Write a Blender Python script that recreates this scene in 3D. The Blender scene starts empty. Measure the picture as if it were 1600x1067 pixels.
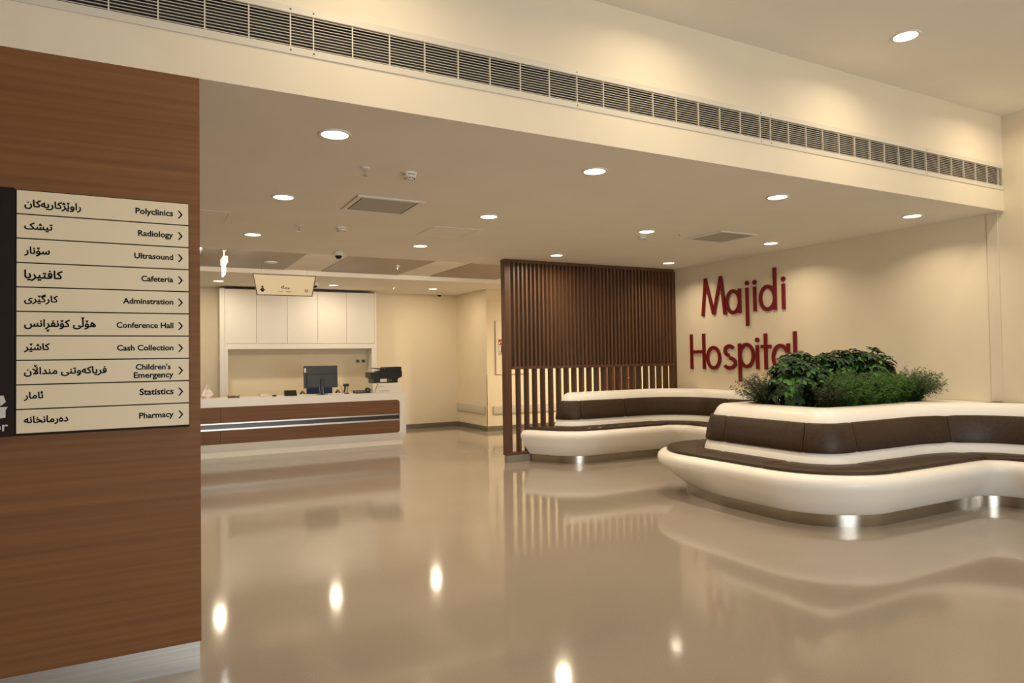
import bpy, bmesh, math, random
from mathutils import Vector, Matrix

# ------------------------------------------------------------------ camera, world, exposure
sc = bpy.context.scene
COL = sc.collection
R = math.radians
PI = math.pi

def cam_axes(yaw, pitch, roll):
    f = Vector((math.sin(yaw) * math.cos(pitch), math.cos(yaw) * math.cos(pitch), math.sin(pitch)))
    r = Vector((math.cos(yaw), -math.sin(yaw), 0))
    u = r.cross(f)
    c, s = math.cos(roll), math.sin(roll)
    return c * r + s * u, -s * r + c * u, f

cd = bpy.data.cameras.new('camera')
cd.sensor_width = 36.0
cd.sensor_fit = 'HORIZONTAL'
cd.lens = 1062.63 * 36 / 1600
cd.clip_start = 0.05
cam = bpy.data.objects.new('camera', cd)
COL.objects.link(cam)
_r, _u, _f = cam_axes(R(28.2192), R(1.3663), R(-0.8482))
M = Matrix((( _r.x, _u.x, -_f.x, 0), (_r.y, _u.y, -_f.y, 0), (_r.z, _u.z, -_f.z, 1.5), (0, 0, 0, 1)))
cam.matrix_world = M
sc.camera = cam

w = bpy.data.worlds.new('world')
sc.world = w
w.use_nodes = True
w.node_tree.nodes['Background'].inputs[0].default_value = (1.0, 0.85, 0.65, 1)
w.node_tree.nodes['Background'].inputs[1].default_value = 0.02

sc.view_settings.view_transform = 'Standard'
sc.view_settings.look = 'None'
sc.view_settings.gamma = 1.0
sc.view_settings.use_curve_mapping = False
sc.view_settings.exposure = 0.0

WARM = (1.0, 0.82, 0.57)      # colour of every ceiling lamp in the place
P_LOW, P_ROW3, P_HIGH, P_BACK, P_CORR, P_FILL = 11.2, 23.0, 8.6, 15.0, 80.0, 32.0

# daylight entering the lobby through the glazed front behind the viewpoint
dl = bpy.data.lights.new('daylight', 'AREA')
dl.shape = 'RECTANGLE'; dl.size = 4.2; dl.size_y = 2.6
dl.energy = 400.0; dl.color = (0.90, 0.96, 1.0)
dlo = bpy.data.objects.new('daylight', dl)
COL.objects.link(dlo)
dlo.location = (2.6, -6.45, 1.35)
dlo.rotation_euler = (R(90), 0, 0)

# ------------------------------------------------------------------ materials
def mat(name, col, rough=0.6, metal=0.0, spec=0.5, emit=None, estr=0.0, coat=0.0):
    m = bpy.data.materials.new(name)
    m.use_nodes = True
    b = m.node_tree.nodes['Principled BSDF']
    b.inputs['Base Color'].default_value = (*col, 1)
    b.inputs['Roughness'].default_value = rough
    b.inputs['Metallic'].default_value = metal
    b.inputs['Specular IOR Level'].default_value = spec
    b.inputs['Coat Weight'].default_value = coat
    if emit:
        b.inputs['Emission Color'].default_value = (*emit, 1)
        b.inputs['Emission Strength'].default_value = estr
    return m

def noisy(name, c1, c2, scale, rough=0.6, stretch=(1, 1, 1), metal=0.0, spec=0.5, bump=0.0, detail=4.0, lo=0.35, hi=0.65, rlo=None, rhi=None):
    """two-tone procedural surface: a stretched noise between c1 and c2, optional bump and roughness variation"""
    m = mat(name, c1, rough, metal, spec)
    nt = m.node_tree
    N, L = nt.nodes, nt.links
    b = N['Principled BSDF']
    tc = N.new('ShaderNodeTexCoord')
    mp = N.new('ShaderNodeMapping')
    mp.inputs['Scale'].default_value = stretch
    nz = N.new('ShaderNodeTexNoise')
    nz.inputs['Scale'].default_value = scale
    nz.inputs['Detail'].default_value = detail
    cr = N.new('ShaderNodeValToRGB')
    cr.color_ramp.elements[0].position = lo
    cr.color_ramp.elements[1].position = hi
    cr.color_ramp.elements[0].color = (*c1, 1)
    cr.color_ramp.elements[1].color = (*c2, 1)
    L.new(tc.outputs['Object'], mp.inputs['Vector'])
    L.new(mp.outputs['Vector'], nz.inputs['Vector'])
    L.new(nz.outputs['Fac'], cr.inputs['Fac'])
    L.new(cr.outputs['Color'], b.inputs['Base Color'])
    if bump:
        bp = N.new('ShaderNodeBump')
        bp.inputs['Strength'].default_value = bump
        bp.inputs['Distance'].default_value = 0.01
        L.new(nz.outputs['Fac'], bp.inputs['Height'])
        L.new(bp.outputs['Normal'], b.inputs['Normal'])
    if rlo is not None:
        mr = N.new('ShaderNodeMapRange')
        mr.inputs['To Min'].default_value = rlo
        mr.inputs['To Max'].default_value = rhi
        L.new(nz.outputs['Fac'], mr.inputs['Value'])
        L.new(mr.outputs['Result'], b.inputs['Roughness'])
    return m

MT = {}
MT['wall'] = noisy('cream_paint', (0.80, 0.703, 0.530), (0.82, 0.722, 0.550), 3.0, 0.75, spec=0.25)
MT['ceil'] = noisy('ceiling_paint', (0.87, 0.82, 0.73), (0.89, 0.84, 0.75), 2.0, 0.85, spec=0.15)
MT['cabinet'] = mat('white_laminate', (0.80, 0.77, 0.71), 0.4, spec=0.4)
MT['solid'] = noisy('solid_surface_white', (0.89, 0.86, 0.80), (0.90, 0.87, 0.81), 4.0, 0.34, spec=0.45)
MT['leather'] = noisy('brown_leather', (0.042, 0.024, 0.013), (0.056, 0.033, 0.019), 40.0, 0.46, spec=0.3, bump=0.06)
MT['wood'] = noisy('walnut_veneer_horizontal', (0.172, 0.076, 0.027), (0.235, 0.108, 0.040), 1.0, 0.5, (0.55, 3.0, 34.0), spec=0.18, detail=8.0, lo=0.32, hi=0.70)
MT['wood_counter'] = noisy('walnut_veneer_counter', (0.165, 0.080, 0.040), (0.230, 0.116, 0.060), 1.0, 0.48, (0.7, 3.0, 40.0), spec=0.15, detail=8.0, lo=0.32, hi=0.70)
MT['wood_slat'] = noisy('walnut_veneer_slat', (0.088, 0.042, 0.021), (0.140, 0.069, 0.035), 1.0, 0.40, (30.0, 30.0, 1.0), spec=0.35, detail=6.0, lo=0.32, hi=0.70)
MT['door_wood'] = noisy('red_brown_door', (0.115, 0.045, 0.018), (0.15, 0.06, 0.025), 1.0, 0.45, (25.0, 25.0, 1.0), detail=6.0)
MT['steel'] = noisy('brushed_steel', (0.40, 0.365, 0.31), (0.47, 0.43, 0.37), 1.0, 0.22, (2.0, 2.0, 300.0), metal=1.0, bump=0.0, rlo=0.16, rhi=0.28)
MT['steel_matte'] = noisy('satin_steel', (0.48, 0.465, 0.43), (0.56, 0.54, 0.50), 1.0, 0.35, (2.0, 2.0, 200.0), metal=1.0, rlo=0.30, rhi=0.42)
MT['groove'] = mat('dark_groove', (0.050, 0.043, 0.030), 0.3)
MT['wall_strip'] = mat('strip_cream', (0.77, 0.68, 0.53), 0.55)
MT['skirt'] = mat('grey_skirting', (0.165, 0.140, 0.110), 0.4)
MT['rail'] = mat('bumper_rail_grey', (0.62, 0.57, 0.47), 0.5)
MT['lamp_trim'] = mat('lamp_trim_white', (0.80, 0.77, 0.70), 0.4)
MT['lamp'] = mat('lamp_diffuser', (1, 1, 1), 0.4, emit=(1.0, 0.95, 0.86), estr=5.5)
MT['panel_lamp'] = mat('lamp_panel_diffuser', (1, 1, 1), 0.4, emit=(0.97, 0.97, 1.0), estr=6.0)
MT['lamp_off'] = mat('unlit_diffuser', (0.74, 0.69, 0.58), 0.5)
MT['metal_ceiling'] = noisy('brown_metal_ceiling', (0.235, 0.175, 0.125), (0.265, 0.200, 0.145), 1.0, 0.38, (3.0, 0.6, 1.0), spec=0.6)
MT['diffuser'] = noisy('perforated_grey', (0.39, 0.38, 0.355), (0.45, 0.44, 0.41), 160.0, 0.6, detail=1.0)
MT['dark'] = mat('void_shade', (0.012, 0.010, 0.008), 0.8)  # near-black colour standing for the shade inside openings
MT['grille'] = mat('grille_cream', (0.70, 0.64, 0.52), 0.45)
MT['plastic_black'] = mat('black_plastic', (0.012, 0.012, 0.012), 0.35)
MT['plastic_dark'] = mat('charcoal_plastic', (0.035, 0.036, 0.037), 0.4)
MT['plastic_white'] = mat('white_plastic', (0.84, 0.79, 0.68), 0.4)
MT['glass_black'] = mat('black_dome', (0.006, 0.006, 0.007), 0.08)
MT['chrome'] = mat('chrome', (0.75, 0.73, 0.70), 0.15, metal=1.0)
MT['sign'] = mat('sign_strip_cream', (0.78, 0.67, 0.46), 0.42, spec=0.4)
MT['sign_dark'] = mat('sign_board_dark', (0.016, 0.010, 0.007), 0.5, spec=0.15)
MT['ink'] = mat('sign_black_ink', (0.006, 0.005, 0.004), 0.6, spec=0.1)
MT['ink_pale'] = mat('sign_pale_lettering', (0.62, 0.58, 0.52), 0.6)
MT['red'] = mat('red_lettering', (0.180, 0.007, 0.008), 0.35)
MT['frame_dark'] = mat('dark_bronze', (0.050, 0.037, 0.022), 0.4)
MT['flag_white'] = noisy('flag_white_orange', (0.88, 0.82, 0.74), (0.80, 0.36, 0.20), 14.0, 0.8, detail=1.0, lo=0.52, hi=0.66)
MT['flag_green'] = mat('flag_green', (0.03, 0.30, 0.08), 0.8)
MT['blue_cloth'] = mat('blue_fabric', (0.020, 0.055, 0.150), 0.9)
MT['brown_box'] = noisy('brown_wood_small', (0.13, 0.075, 0.04), (0.17, 0.10, 0.055), 12.0, 0.5)
MT['cream_box'] = mat('cream_card', (0.78, 0.70, 0.55), 0.7)
MT['red_label'] = mat('red_label', (0.27, 0.045, 0.028), 0.5)
MT['soil'] = noisy('soil', (0.018, 0.012, 0.008), (0.04, 0.028, 0.018), 40.0, 0.95, bump=0.5)
MT['stem'] = mat('plant_stem', (0.055, 0.050, 0.018), 0.7)
MT['screen'] = mat('monitor_sticker', (0.85, 0.85, 0.85), 0.5)
MT['cable_grey'] = mat('cable_grey', (0.20, 0.19, 0.17), 0.5)

def leaf_material(name, cols, rough=0.4):
    """leaf colour differs from leaf to leaf (older dark, younger light)"""
    m = mat(name, cols[0][1], rough, spec=0.4)
    nt = m.node_tree
    g = nt.nodes.new('ShaderNodeNewGeometry')
    cr = nt.nodes.new('ShaderNodeValToRGB')
    el = cr.color_ramp.elements
    while len(el) < len(cols):
        el.new(0.5)
    for e, (p, c) in zip(el, cols):
        e.position = p
        e.color = (*c, 1)
    nt.links.new(g.outputs['Random Per Island'], cr.inputs['Fac'])
    nt.links.new(cr.outputs['Color'], nt.nodes['Principled BSDF'].inputs['Base Color'])
    return m

MT['broad_leaf'] = leaf_material('broad_leaf', [(0.0, (0.008, 0.026, 0.007)), (0.72, (0.018, 0.058, 0.012)), (0.90, (0.045, 0.150, 0.020)), (1.0, (0.075, 0.230, 0.028))], 0.5)
MT['fern_leaf'] = leaf_material('fern_leaf', [(0.0, (0.020, 0.066, 0.008)), (0.6, (0.045, 0.135, 0.014)), (1.0, (0.090, 0.215, 0.023))], 0.6)
MT['fern_right'] = leaf_material('fern_leaf_dull', [(0.0, (0.014, 0.044, 0.007)), (1.0, (0.050, 0.110, 0.018))], 0.6)
MT['heath_leaf'] = leaf_material('heath_leaf', [(0.0, (0.012, 0.026, 0.006)), (1.0, (0.040, 0.066, 0.016))], 0.6)

def floor_material():
    m = mat('polished_floor', (0.27, 0.23, 0.19), 0.085, spec=0.5)
    nt = m.node_tree
    N, L = nt.nodes, nt.links
    b = N['Principled BSDF']
    tc = N.new('ShaderNodeTexCoord')
    fine = N.new('ShaderNodeTexNoise'); fine.inputs['Scale'].default_value = 130.0; fine.inputs['Detail'].default_value = 2.0
    big = N.new('ShaderNodeTexNoise'); big.inputs['Scale'].default_value = 1.1; big.inputs['Detail'].default_value = 3.0
    cr = N.new('ShaderNodeValToRGB')
    cr.color_ramp.elements[0].position = 0.25; cr.color_ramp.elements[0].color = (0.310, 0.266, 0.220, 1)
    cr.color_ramp.elements[1].position = 0.75; cr.color_ramp.elements[1].color = (0.375, 0.324, 0.273, 1)
    mx = N.new('ShaderNodeMix'); mx.data_type = 'RGBA'; mx.blend_type = 'MULTIPLY'
    mx.inputs['Factor'].default_value = 1.0
    cr2 = N.new('ShaderNodeValToRGB')
    cr2.color_ramp.elements[0].position = 0.3; cr2.color_ramp.elements[0].color = (0.93, 0.93, 0.93, 1)
    cr2.color_ramp.elements[1].position = 0.7; cr2.color_ramp.elements[1].color = (1, 1, 1, 1)
    for n in (fine, big):
        L.new(tc.outputs['Object'], n.inputs['Vector'])
    L.new(fine.outputs['Fac'], cr.inputs['Fac'])
    L.new(big.outputs['Fac'], cr2.inputs['Fac'])
    L.new(cr.outputs['Color'], mx.inputs['A'])
    L.new(cr2.outputs['Color'], mx.inputs['B'])
    L.new(mx.outputs['Result'], b.inputs['Base Color'])
    wav = N.new('ShaderNodeTexNoise'); wav.inputs['Scale'].default_value = 9.0; wav.inputs['Detail'].default_value = 2.0
    L.new(tc.outputs['Object'], wav.inputs['Vector'])
    bp = N.new('ShaderNodeBump'); bp.inputs['Strength'].default_value = 0.02; bp.inputs['Distance'].default_value = 0.01
    L.new(wav.outputs['Fac'], bp.inputs['Height'])
    L.new(bp.outputs['Normal'], b.inputs['Normal'])
    return m
MT['floor'] = floor_material()

# ------------------------------------------------------------------ geometry helpers
class B:
    """collects shapes, then becomes ONE mesh object"""
    def __init__(self):
        self.bm = bmesh.new()
    def box(self, x0, x1, y0, y1, z0, z1, bev=0.0, seg=2, rot=None):
        r = bmesh.ops.create_cube(self.bm, size=1.0)
        vs = r['verts']
        sx, sy, sz = x1 - x0, y1 - y0, z1 - z0
        c = Vector(((x0 + x1) / 2, (y0 + y1) / 2, (z0 + z1) / 2))
        for v in vs:
            p = Vector((v.co.x * sx, v.co.y * sy, v.co.z * sz))
            if rot is not None:
                p = rot @ p
            v.co = p + c
        if bev > 0:
            es = list({e for v in vs for e in v.link_edges})
            bmesh.ops.bevel(self.bm, geom=es, offset=bev, segments=seg, affect='EDGES', profile=0.5)
        return self
    def lathe(self, prof, c=(0, 0, 0), seg=24, axis='Z'):
        """prof: list of (radius, height) from one end to the other; closed with caps"""
        rings = []
        for r, h in prof:
            ring = []
            for i in range(seg):
                a = 2 * PI * i / seg
                p = (r * math.cos(a), r * math.sin(a), h)
                if axis == 'Y':
                    p = (p[0], p[2], p[1])
                elif axis == 'X':
                    p = (p[2], p[0], p[1])
                ring.append(self.bm.verts.new((p[0] + c[0], p[1] + c[1], p[2] + c[2])))
            rings.append(ring)
        for a, b in zip(rings, rings[1:]):
            for i in range(seg):
                j = (i + 1) % seg
                self.bm.faces.new((a[i], a[j], b[j], b[i]))
        self.bm.faces.new(rings[0])
        self.bm.faces.new(rings[-1])
        return self
    def tube(self, pts, r, seg=8, r2=None):
        pts = [Vector(p) for p in pts]
        rings = []
        n = len(pts)
        for i, p in enumerate(pts):
            d = (pts[min(i + 1, n - 1)] - pts[max(i - 1, 0)]).normalized()
            a = d.orthogonal().normalized() if i == 0 else (prev - d * prev.dot(d)).normalized()
            prev = a
            b = d.cross(a)
            rr = r if r2 is None else r + (r2 - r) * i / (n - 1)
            rings.append([self.bm.verts.new(p + rr * (math.cos(2 * PI * k / seg) * a + math.sin(2 * PI * k / seg) * b)) for k in range(seg)])
        for a, b in zip(rings, rings[1:]):
            for i in range(seg):
                j = (i + 1) % seg
                self.bm.faces.new((a[i], a[j], b[j], b[i]))
        self.bm.faces.new(rings[0]); self.bm.faces.new(rings[-1])
        return self
    def prism(self, poly, h0, h1, plane='XZ'):
        """poly: 2-D outline; extruded between h0 and h1 on the remaining axis"""
        def P(u, v, h):
            return {'XZ': (u, h, v), 'XY': (u, v, h), 'YZ': (h, u, v)}[plane]
        a = [self.bm.verts.new(P(u, v, h0)) for u, v in poly]
        b = [self.bm.verts.new(P(u, v, h1)) for u, v in poly]
        n = len(poly)
        self.bm.faces.new(a); self.bm.faces.new(b)
        for i in range(n):
            j = (i + 1) % n
            self.bm.faces.new((a[i], a[j], b[j], b[i]))
        return self
    def grid(self, rows, close=False):
        """rows of points (all the same length) skinned with quads; close joins the last column to the first"""
        V = [[self.bm.verts.new(p) for p in row] for row in rows]
        m = len(rows[0])
        for a, b in zip(V, V[1:]):
            for i in range(m if close else m - 1):
                j = (i + 1) % m
                self.bm.faces.new((a[i], a[j], b[j], b[i]))
        return V
    def clip(self, co, no):
        g = list(self.bm.verts) + list(self.bm.edges) + list(self.bm.faces)
        res = bmesh.ops.bisect_plane(self.bm, geom=g, dist=1e-5, plane_co=co, plane_no=no, clear_outer=True)
        return [e for e in res['geom_cut'] if isinstance(e, bmesh.types.BMEdge)]
    def obj(self, name, m, parent=None, loc=None, smooth=None):
        """loc: where the object's origin stands (the points already collected are in world or parent space)"""
        bm = self.bm
        bmesh.ops.recalc_face_normals(bm, faces=bm.faces)
        off = Vector(loc) if loc is not None else Vector((0, 0, 0))
        base = Vector(parent.get('_w', (0, 0, 0))) if parent is not None else Vector((0, 0, 0))
        for v in bm.verts:
            v.co -= off
        me = bpy.data.meshes.new(name)
        bm.to_mesh(me); bm.free()
        me.materials.append(m)
        if smooth is not None:
            for p in me.polygons:
                p.use_smooth = True
            me.set_sharp_from_angle(angle=R(smooth))
        o = bpy.data.objects.new(name, me)
        COL.objects.link(o)
        o.location = off - base
        if parent is not None:
            o.parent = parent
        o['_w'] = tuple(off)
        return o

def tag(o, label=None, cat=None, group=None, kind=None):
    if label: o['label'] = label
    if cat: o['category'] = cat
    if group: o['group'] = group
    if kind: o['kind'] = kind
    return o

def thing(name, label, cat, loc=(0, 0, 0), group=None):
    o = bpy.data.objects.new(name, None)
    COL.objects.link(o)
    o.empty_display_size = 0.1
    o.location = loc
    o['_w'] = tuple(loc)
    return tag(o, label, cat, group)

def struct(b, name, m, label, cat, smooth=None):
    o = b.obj(name, m, smooth=smooth)
    return tag(o, label, cat, None, 'structure')

def dup(root, loc, label, rotz=0.0, group=None):
    r = root.copy(); COL.objects.link(r)
    r.location = loc; r.rotation_euler = (0, 0, rotz)
    r['label'] = label
    if group: r['group'] = group
    for ch in list(root.children):
        c = ch.copy(); COL.objects.link(c); c.parent = r
        for g in list(ch.children):
            d = g.copy(); COL.objects.link(d); d.parent = c
    return r

# ------------------------------------------------------------------ lettering
FORMS = {  # isolated, final, initial, medial
 'ا': (0xFE8D, 0xFE8E), 'پ': (0xFB56, 0xFB57, 0xFB58, 0xFB59), 'ت': (0xFE95, 0xFE96, 0xFE97, 0xFE98),
 'خ': (0xFEA5, 0xFEA6, 0xFEA7, 0xFEA8), 'د': (0xFEA9, 0xFEAA), 'ر': (0xFEAD, 0xFEAE), 'ڕ': (0xFEAD, 0xFEAE),
 'ژ': (0xFB8A, 0xFB8B), 'س': (0xFEB1, 0xFEB2, 0xFEB3, 0xFEB4), 'ش': (0xFEB5, 0xFEB6, 0xFEB7, 0xFEB8),
 'ف': (0xFED1, 0xFED2, 0xFED3, 0xFED4), 'ک': (0xFB8E, 0xFB8F, 0xFB90, 0xFB91), 'گ': (0xFB92, 0xFB93, 0xFB94, 0xFB95),
 'ڵ': (0xFEDD, 0xFEDE, 0xFEDF, 0xFEE0), 'م': (0xFEE1, 0xFEE2, 0xFEE3, 0xFEE4), 'ن': (0xFEE5, 0xFEE6, 0xFEE7, 0xFEE8),
 'ه': (0xFEE9, 0xFEEA, 0xFEEB, 0xFEEC), 'ە': (0x06D5, 0xFEEA), 'و': (0xFEED, 0xFEEE), 'ۆ': (0xFBD9, 0xFBDA),
 'ی': (0xFBFC, 0xFBFD, 0xFBFE, 0xFBFF), 'ێ': (0xFBFC, 0xFBFD, 0xFBFE, 0xFBFF), 'ئ': (0xFE89, 0xFE8A, 0xFE8B, 0xFE8C)}

def shape_word(word):
    """visual left-to-right string of joined letter forms, and the small v marks (index, below?)"""
    out = []
    i = 0
    joins = False
    while i < len(word):
        ch = word[i]
        if ch == ' ':
            out.append((' ', None)); joins = False; i += 1; continue
        if ch == 'ڵ' and i + 1 < len(word) and word[i + 1] == 'ا':
            out.append((chr(0xFEFC if joins else 0xFEFB), 'above')); joins = False; i += 2; continue
        f = FORMS[ch]
        nxt = word[i + 1] if i + 1 < len(word) else ' '
        dual = len(f) == 4
        jn = dual and nxt != ' '
        g = f[3] if (joins and jn) else f[1] if joins else f[2] if jn else f[0]
        out.append((chr(g), {'ێ': 'above', 'ڵ': 'above', 'ڕ': 'below'}.get(ch)))
        joins = jn
        i += 1
    out.reverse()
    return out

_tmp = []
def glyphs(body, bold=0.0, extrude=0.0):
    cu = bpy.data.curves.new('lettering', 'FONT')
    cu.body = body
    cu.offset = bold
    cu.resolution_u = 3
    o = bpy.data.objects.new('lettering', cu)
    COL.objects.link(o)
    bpy.context.view_layer.update()
    dg = bpy.context.evaluated_depsgraph_get()
    me = o.evaluated_get(dg).to_mesh()
    V = [v.co.copy() for v in me.vertices]
    F = [tuple(p.vertices) for p in me.polygons]
    o.evaluated_get(dg).to_mesh_clear()
    bpy.data.objects.remove(o)
    bpy.data.curves.remove(cu)
    return V, F

def outline(body):
    """closed contours of a line of text, in drawing order, as 2-D points"""
    cu = bpy.data.curves.new('lettering', 'FONT')
    cu.body = body
    cu.fill_mode = 'NONE'
    cu.resolution_u = 4
    o = bpy.data.objects.new('lettering', cu)
    COL.objects.link(o)
    bpy.context.view_layer.update()
    ev = o.evaluated_get(bpy.context.evaluated_depsgraph_get())
    me = ev.to_mesh()
    V = [(v.co.x, v.co.y) for v in me.vertices]
    E = [tuple(e.vertices) for e in me.edges]
    ev.to_mesh_clear()
    bpy.data.objects.remove(o)
    bpy.data.curves.remove(cu)
    return V, E

def arabic(word, bold=0.012, bands=90):
    """joined-up Arabic-script lettering: contours (plus the small v marks) filled by winding number, slightly emboldened"""
    sh = shape_word(word)
    s = ''.join(c for c, _ in sh)
    V, E = outline(s)
    edge = [(V[a], V[b_]) if a + 1 == b_ else (V[b_], V[a]) if b_ + 1 == a else (V[max(a, b_)], V[min(a, b_)]) for a, b_ in E]
    bar = max(v[0] for v in outline('|')[0])
    for k, (c, mk) in enumerate(sh):
        if mk:
            a = max(v[0] for v in outline(s[:k] + '|')[0]) - bar
            e = max(v[0] for v in outline(s[:k + 1] + '|')[0]) - bar
            top = max((v[1] for v in outline(c)[0]), default=0.5)
            mV, mE = outline(chr(0x65A))
            w0 = min(v[0] for v in mV); w1 = max(v[0] for v in mV); y0 = min(v[1] for v in mV)
            ty = max(top + 0.06, 0.50) if mk == 'above' else -0.50
            if ord(c) in (0xFEFB, 0xFEFC): ty = top + 0.03
            sv = lambda v: (v[0] - (w0 + w1) / 2 + (a + e) / 2, v[1] - y0 + ty)
            edge += [(sv(mV[p]), sv(mV[q])) if p + 1 == q else (sv(mV[q]), sv(mV[p])) if q + 1 == p else (sv(mV[max(p, q)]), sv(mV[min(p, q)])) for p, q in mE]
    lo = min(min(p[1], q[1]) for p, q in edge); hi = max(max(p[1], q[1]) for p, q in edge)
    h = (hi - lo) / bands
    rows = []
    for k in range(bands):
        y = lo + (k + 0.5) * h
        cr = []
        for (x0, y0), (x1, y1) in edge:
            if (y0 <= y) != (y1 <= y):
                cr.append((x0 + (x1 - x0) * (y - y0) / (y1 - y0), 1 if y1 > y0 else -1))
        cr.sort()
        wn, st, sp = 0, 0.0, []
        for x, d in cr:
            if wn == 0: st = x
            wn += d
            if wn == 0: sp.append((st, x))
        rows.append(sp)
    m = max(1, round(bold / h))
    V2, F2 = [], []
    for k in range(-m, bands + m):
        sp = []
        for q in range(-m, m + 1):
            if 0 <= k + q < bands:
                g = bold * math.sqrt(max(0.0, 1 - (q / (m + 0.5)) ** 2))
                sp += [(x0 - g, x1 + g) for x0, x1 in rows[k + q]]
        sp.sort()
        mg = []
        for x0, x1 in sp:
            if mg and x0 <= mg[-1][1]: mg[-1][1] = max(mg[-1][1], x1)
            else: mg.append([x0, x1])
        y = lo + k * h
        for x0, x1 in mg:
            n = len(V2)
            V2 += [Vector((x0, y, 0)), Vector((x1, y, 0)), Vector((x1, y + h, 0)), Vector((x0, y + h, 0))]
            F2.append((n, n + 1, n + 2, n + 3))
    return V2, F2

def lay(b, VF, place, thick=0.0015, size=None, x0=None, x1=None, base=0.0, align='L'):
    """put flat glyphs into builder b: scaled to span x0..x1 (or to size), baseline at base; place(u, v, h) gives the world point"""
    V, F = VF
    ax = min(v.x for v in V); bx = max(v.x for v in V)
    if size is None:
        size = (x1 - x0) / (bx - ax)
        ox = x0 - ax * size
    else:
        ox = x0 - ax * size if align == 'L' else (x1 - bx * size if align == 'R' else (x0 + x1) / 2 - (ax + bx) / 2 * size)
    vs = [b.bm.verts.new(place(v.x * size + ox, v.y * size + base, thick)) for v in V]
    for f in F:
        try:
            b.bm.faces.new([vs[i] for i in f])
        except ValueError:
            pass
    return size

# ------------------------------------------------------------------ the room
ZC, ZH, YB, XW = 2.92, 3.89, 3.70, 7.70    # low ceiling, lobby ceiling, bulkhead plane, right wall
b = B(); b.box(-4.6, 14.0, -6.2, 15.6, -0.12, 0.0)
struct(b, 'floor', MT['floor'], 'polished beige resin floor running through the whole hall', 'floor')

b = B(); b.box(-4.6, XW + 0.2, -6.2, YB, ZH, ZH + 0.12)
struct(b, 'ceiling', MT['ceil'], 'high plain ceiling of the entrance lobby, top right of the view', 'ceiling')

YR0, YR1, ZR = 9.20, 11.56, 3.0
b = B()
b.box(-4.0, 14.0, YB + 0.24, YR0, ZC, ZC + 0.30)
b.box(-4.0, XW, YB + 0.0005, YB + 0.24, ZC, ZC + 0.001)
b.box(-4.0, 14.0, YR1, 15.4, ZC, ZC + 0.30)
b.box(-4.0, 14.0, YR0, YR1, ZR, ZR + 0.22)
struct(b, 'ceiling', MT['ceil'], 'low ceiling behind the bulkhead with a raised strip before the reception', 'ceiling')

b = B()
b.box(-4.6, XW, YB, YB + 0.24, ZC + 0.001, 3.145)
b.box(-4.6, XW, YB, YB + 0.24, 3.385, ZH)
b.box(-4.6, XW, YB + 0.17, YB + 0.24, 3.145, 3.385)
struct(b, 'wall_bulkhead', MT['wall'], 'cream bulkhead wall above the opening to the reception hall', 'wall')

b = B(); b.box(XW, XW + 0.2, -6.2, 8.745, 0, ZH + 0.12)
struct(b, 'wall_right', MT['wall'], 'cream side wall carrying the red raised letters', 'wall')

b = B(); b.box(-4.6, 0.232, YB, YB + 0.2, 0.135, ZC)
struct(b, 'wall_left', MT['wood'], 'dark walnut veneered wall carrying the directory sign', 'wall')
b = B(); b.box(-4.6, 0.226, YB + 0.004, YB + 0.19, 0.0, 0.135)
struct(b, 'baseboard_left', MT['steel_matte'], 'brushed metal kick plate under the walnut wall', 'baseboard')

b = B(); b.box(-1.15, -1.05, -1.2, YB, 0, ZH)  # unseen partition added to keep light off the left of the walnut wall
struct(b, 'wall_light_block', MT['wood'], 'added walnut partition blocking light, out of the view to the left', 'wall')
b = B(); b.box(-4.7, -4.6, -6.2, YB + 0.2, 0, ZH)
struct(b, 'wall_lobby_far_side', MT['wall'], 'cream lobby wall far out of the view to the left', 'wall')
b = B(); b.box(-4.6, 0.5, -6.3, -6.2, 0, ZH); b.box(4.7, XW, -6.3, -6.2, 0, ZH); b.box(0.5, 4.7, -6.3, -6.2, 2.65, ZH)
struct(b, 'wall_lobby_rear', MT['wall'], 'cream lobby wall behind the viewpoint', 'wall')

b = B()
for x in (0.5, 1.87, 3.27, 4.64):
    b.box(x, x + 0.06, -6.28, -6.22, 0, 2.65)
b.box(0.5, 4.7, -6.28, -6.22, 0, 0.06); b.box(0.5, 4.7, -6.28, -6.22, 2.59, 2.65)
struct(b, 'window_1', MT['frame_dark'], 'dark framed glazed front behind the viewpoint', 'window')
b = B(); b.box(-4.0, 6.14, 14.05, 14.2, 0, ZC)
struct(b, 'wall_back', MT['wall'], 'cream back wall behind the reception counter', 'wall')
b = B(); b.box(-4.1, -4.0, YB + 0.2, 14.2, 0, ZC)
struct(b, 'wall_hall_side', MT['wall'], 'cream hall wall hidden beyond the walnut wall', 'wall')
b = B(); b.box(6.14, 14.0, 12.55, 14.2, 0, ZC)
struct(b, 'wall_corner_block', MT['wall'], 'cream corner block right of the reception back wall', 'wall')
b = B(); b.box(14.0, 14.1, 8.6, 14.2, 0, ZC)
struct(b, 'wall_corridor_end', MT['wall'], 'cream corridor end wall behind the slatted screen', 'wall')
b = B(); b.box(7.9, 14.0, 8.62, 8.745, 0, ZC)
struct(b, 'wall_corridor_side', MT['wall'], 'cream corridor wall behind the lettered wall', 'wall')

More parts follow.
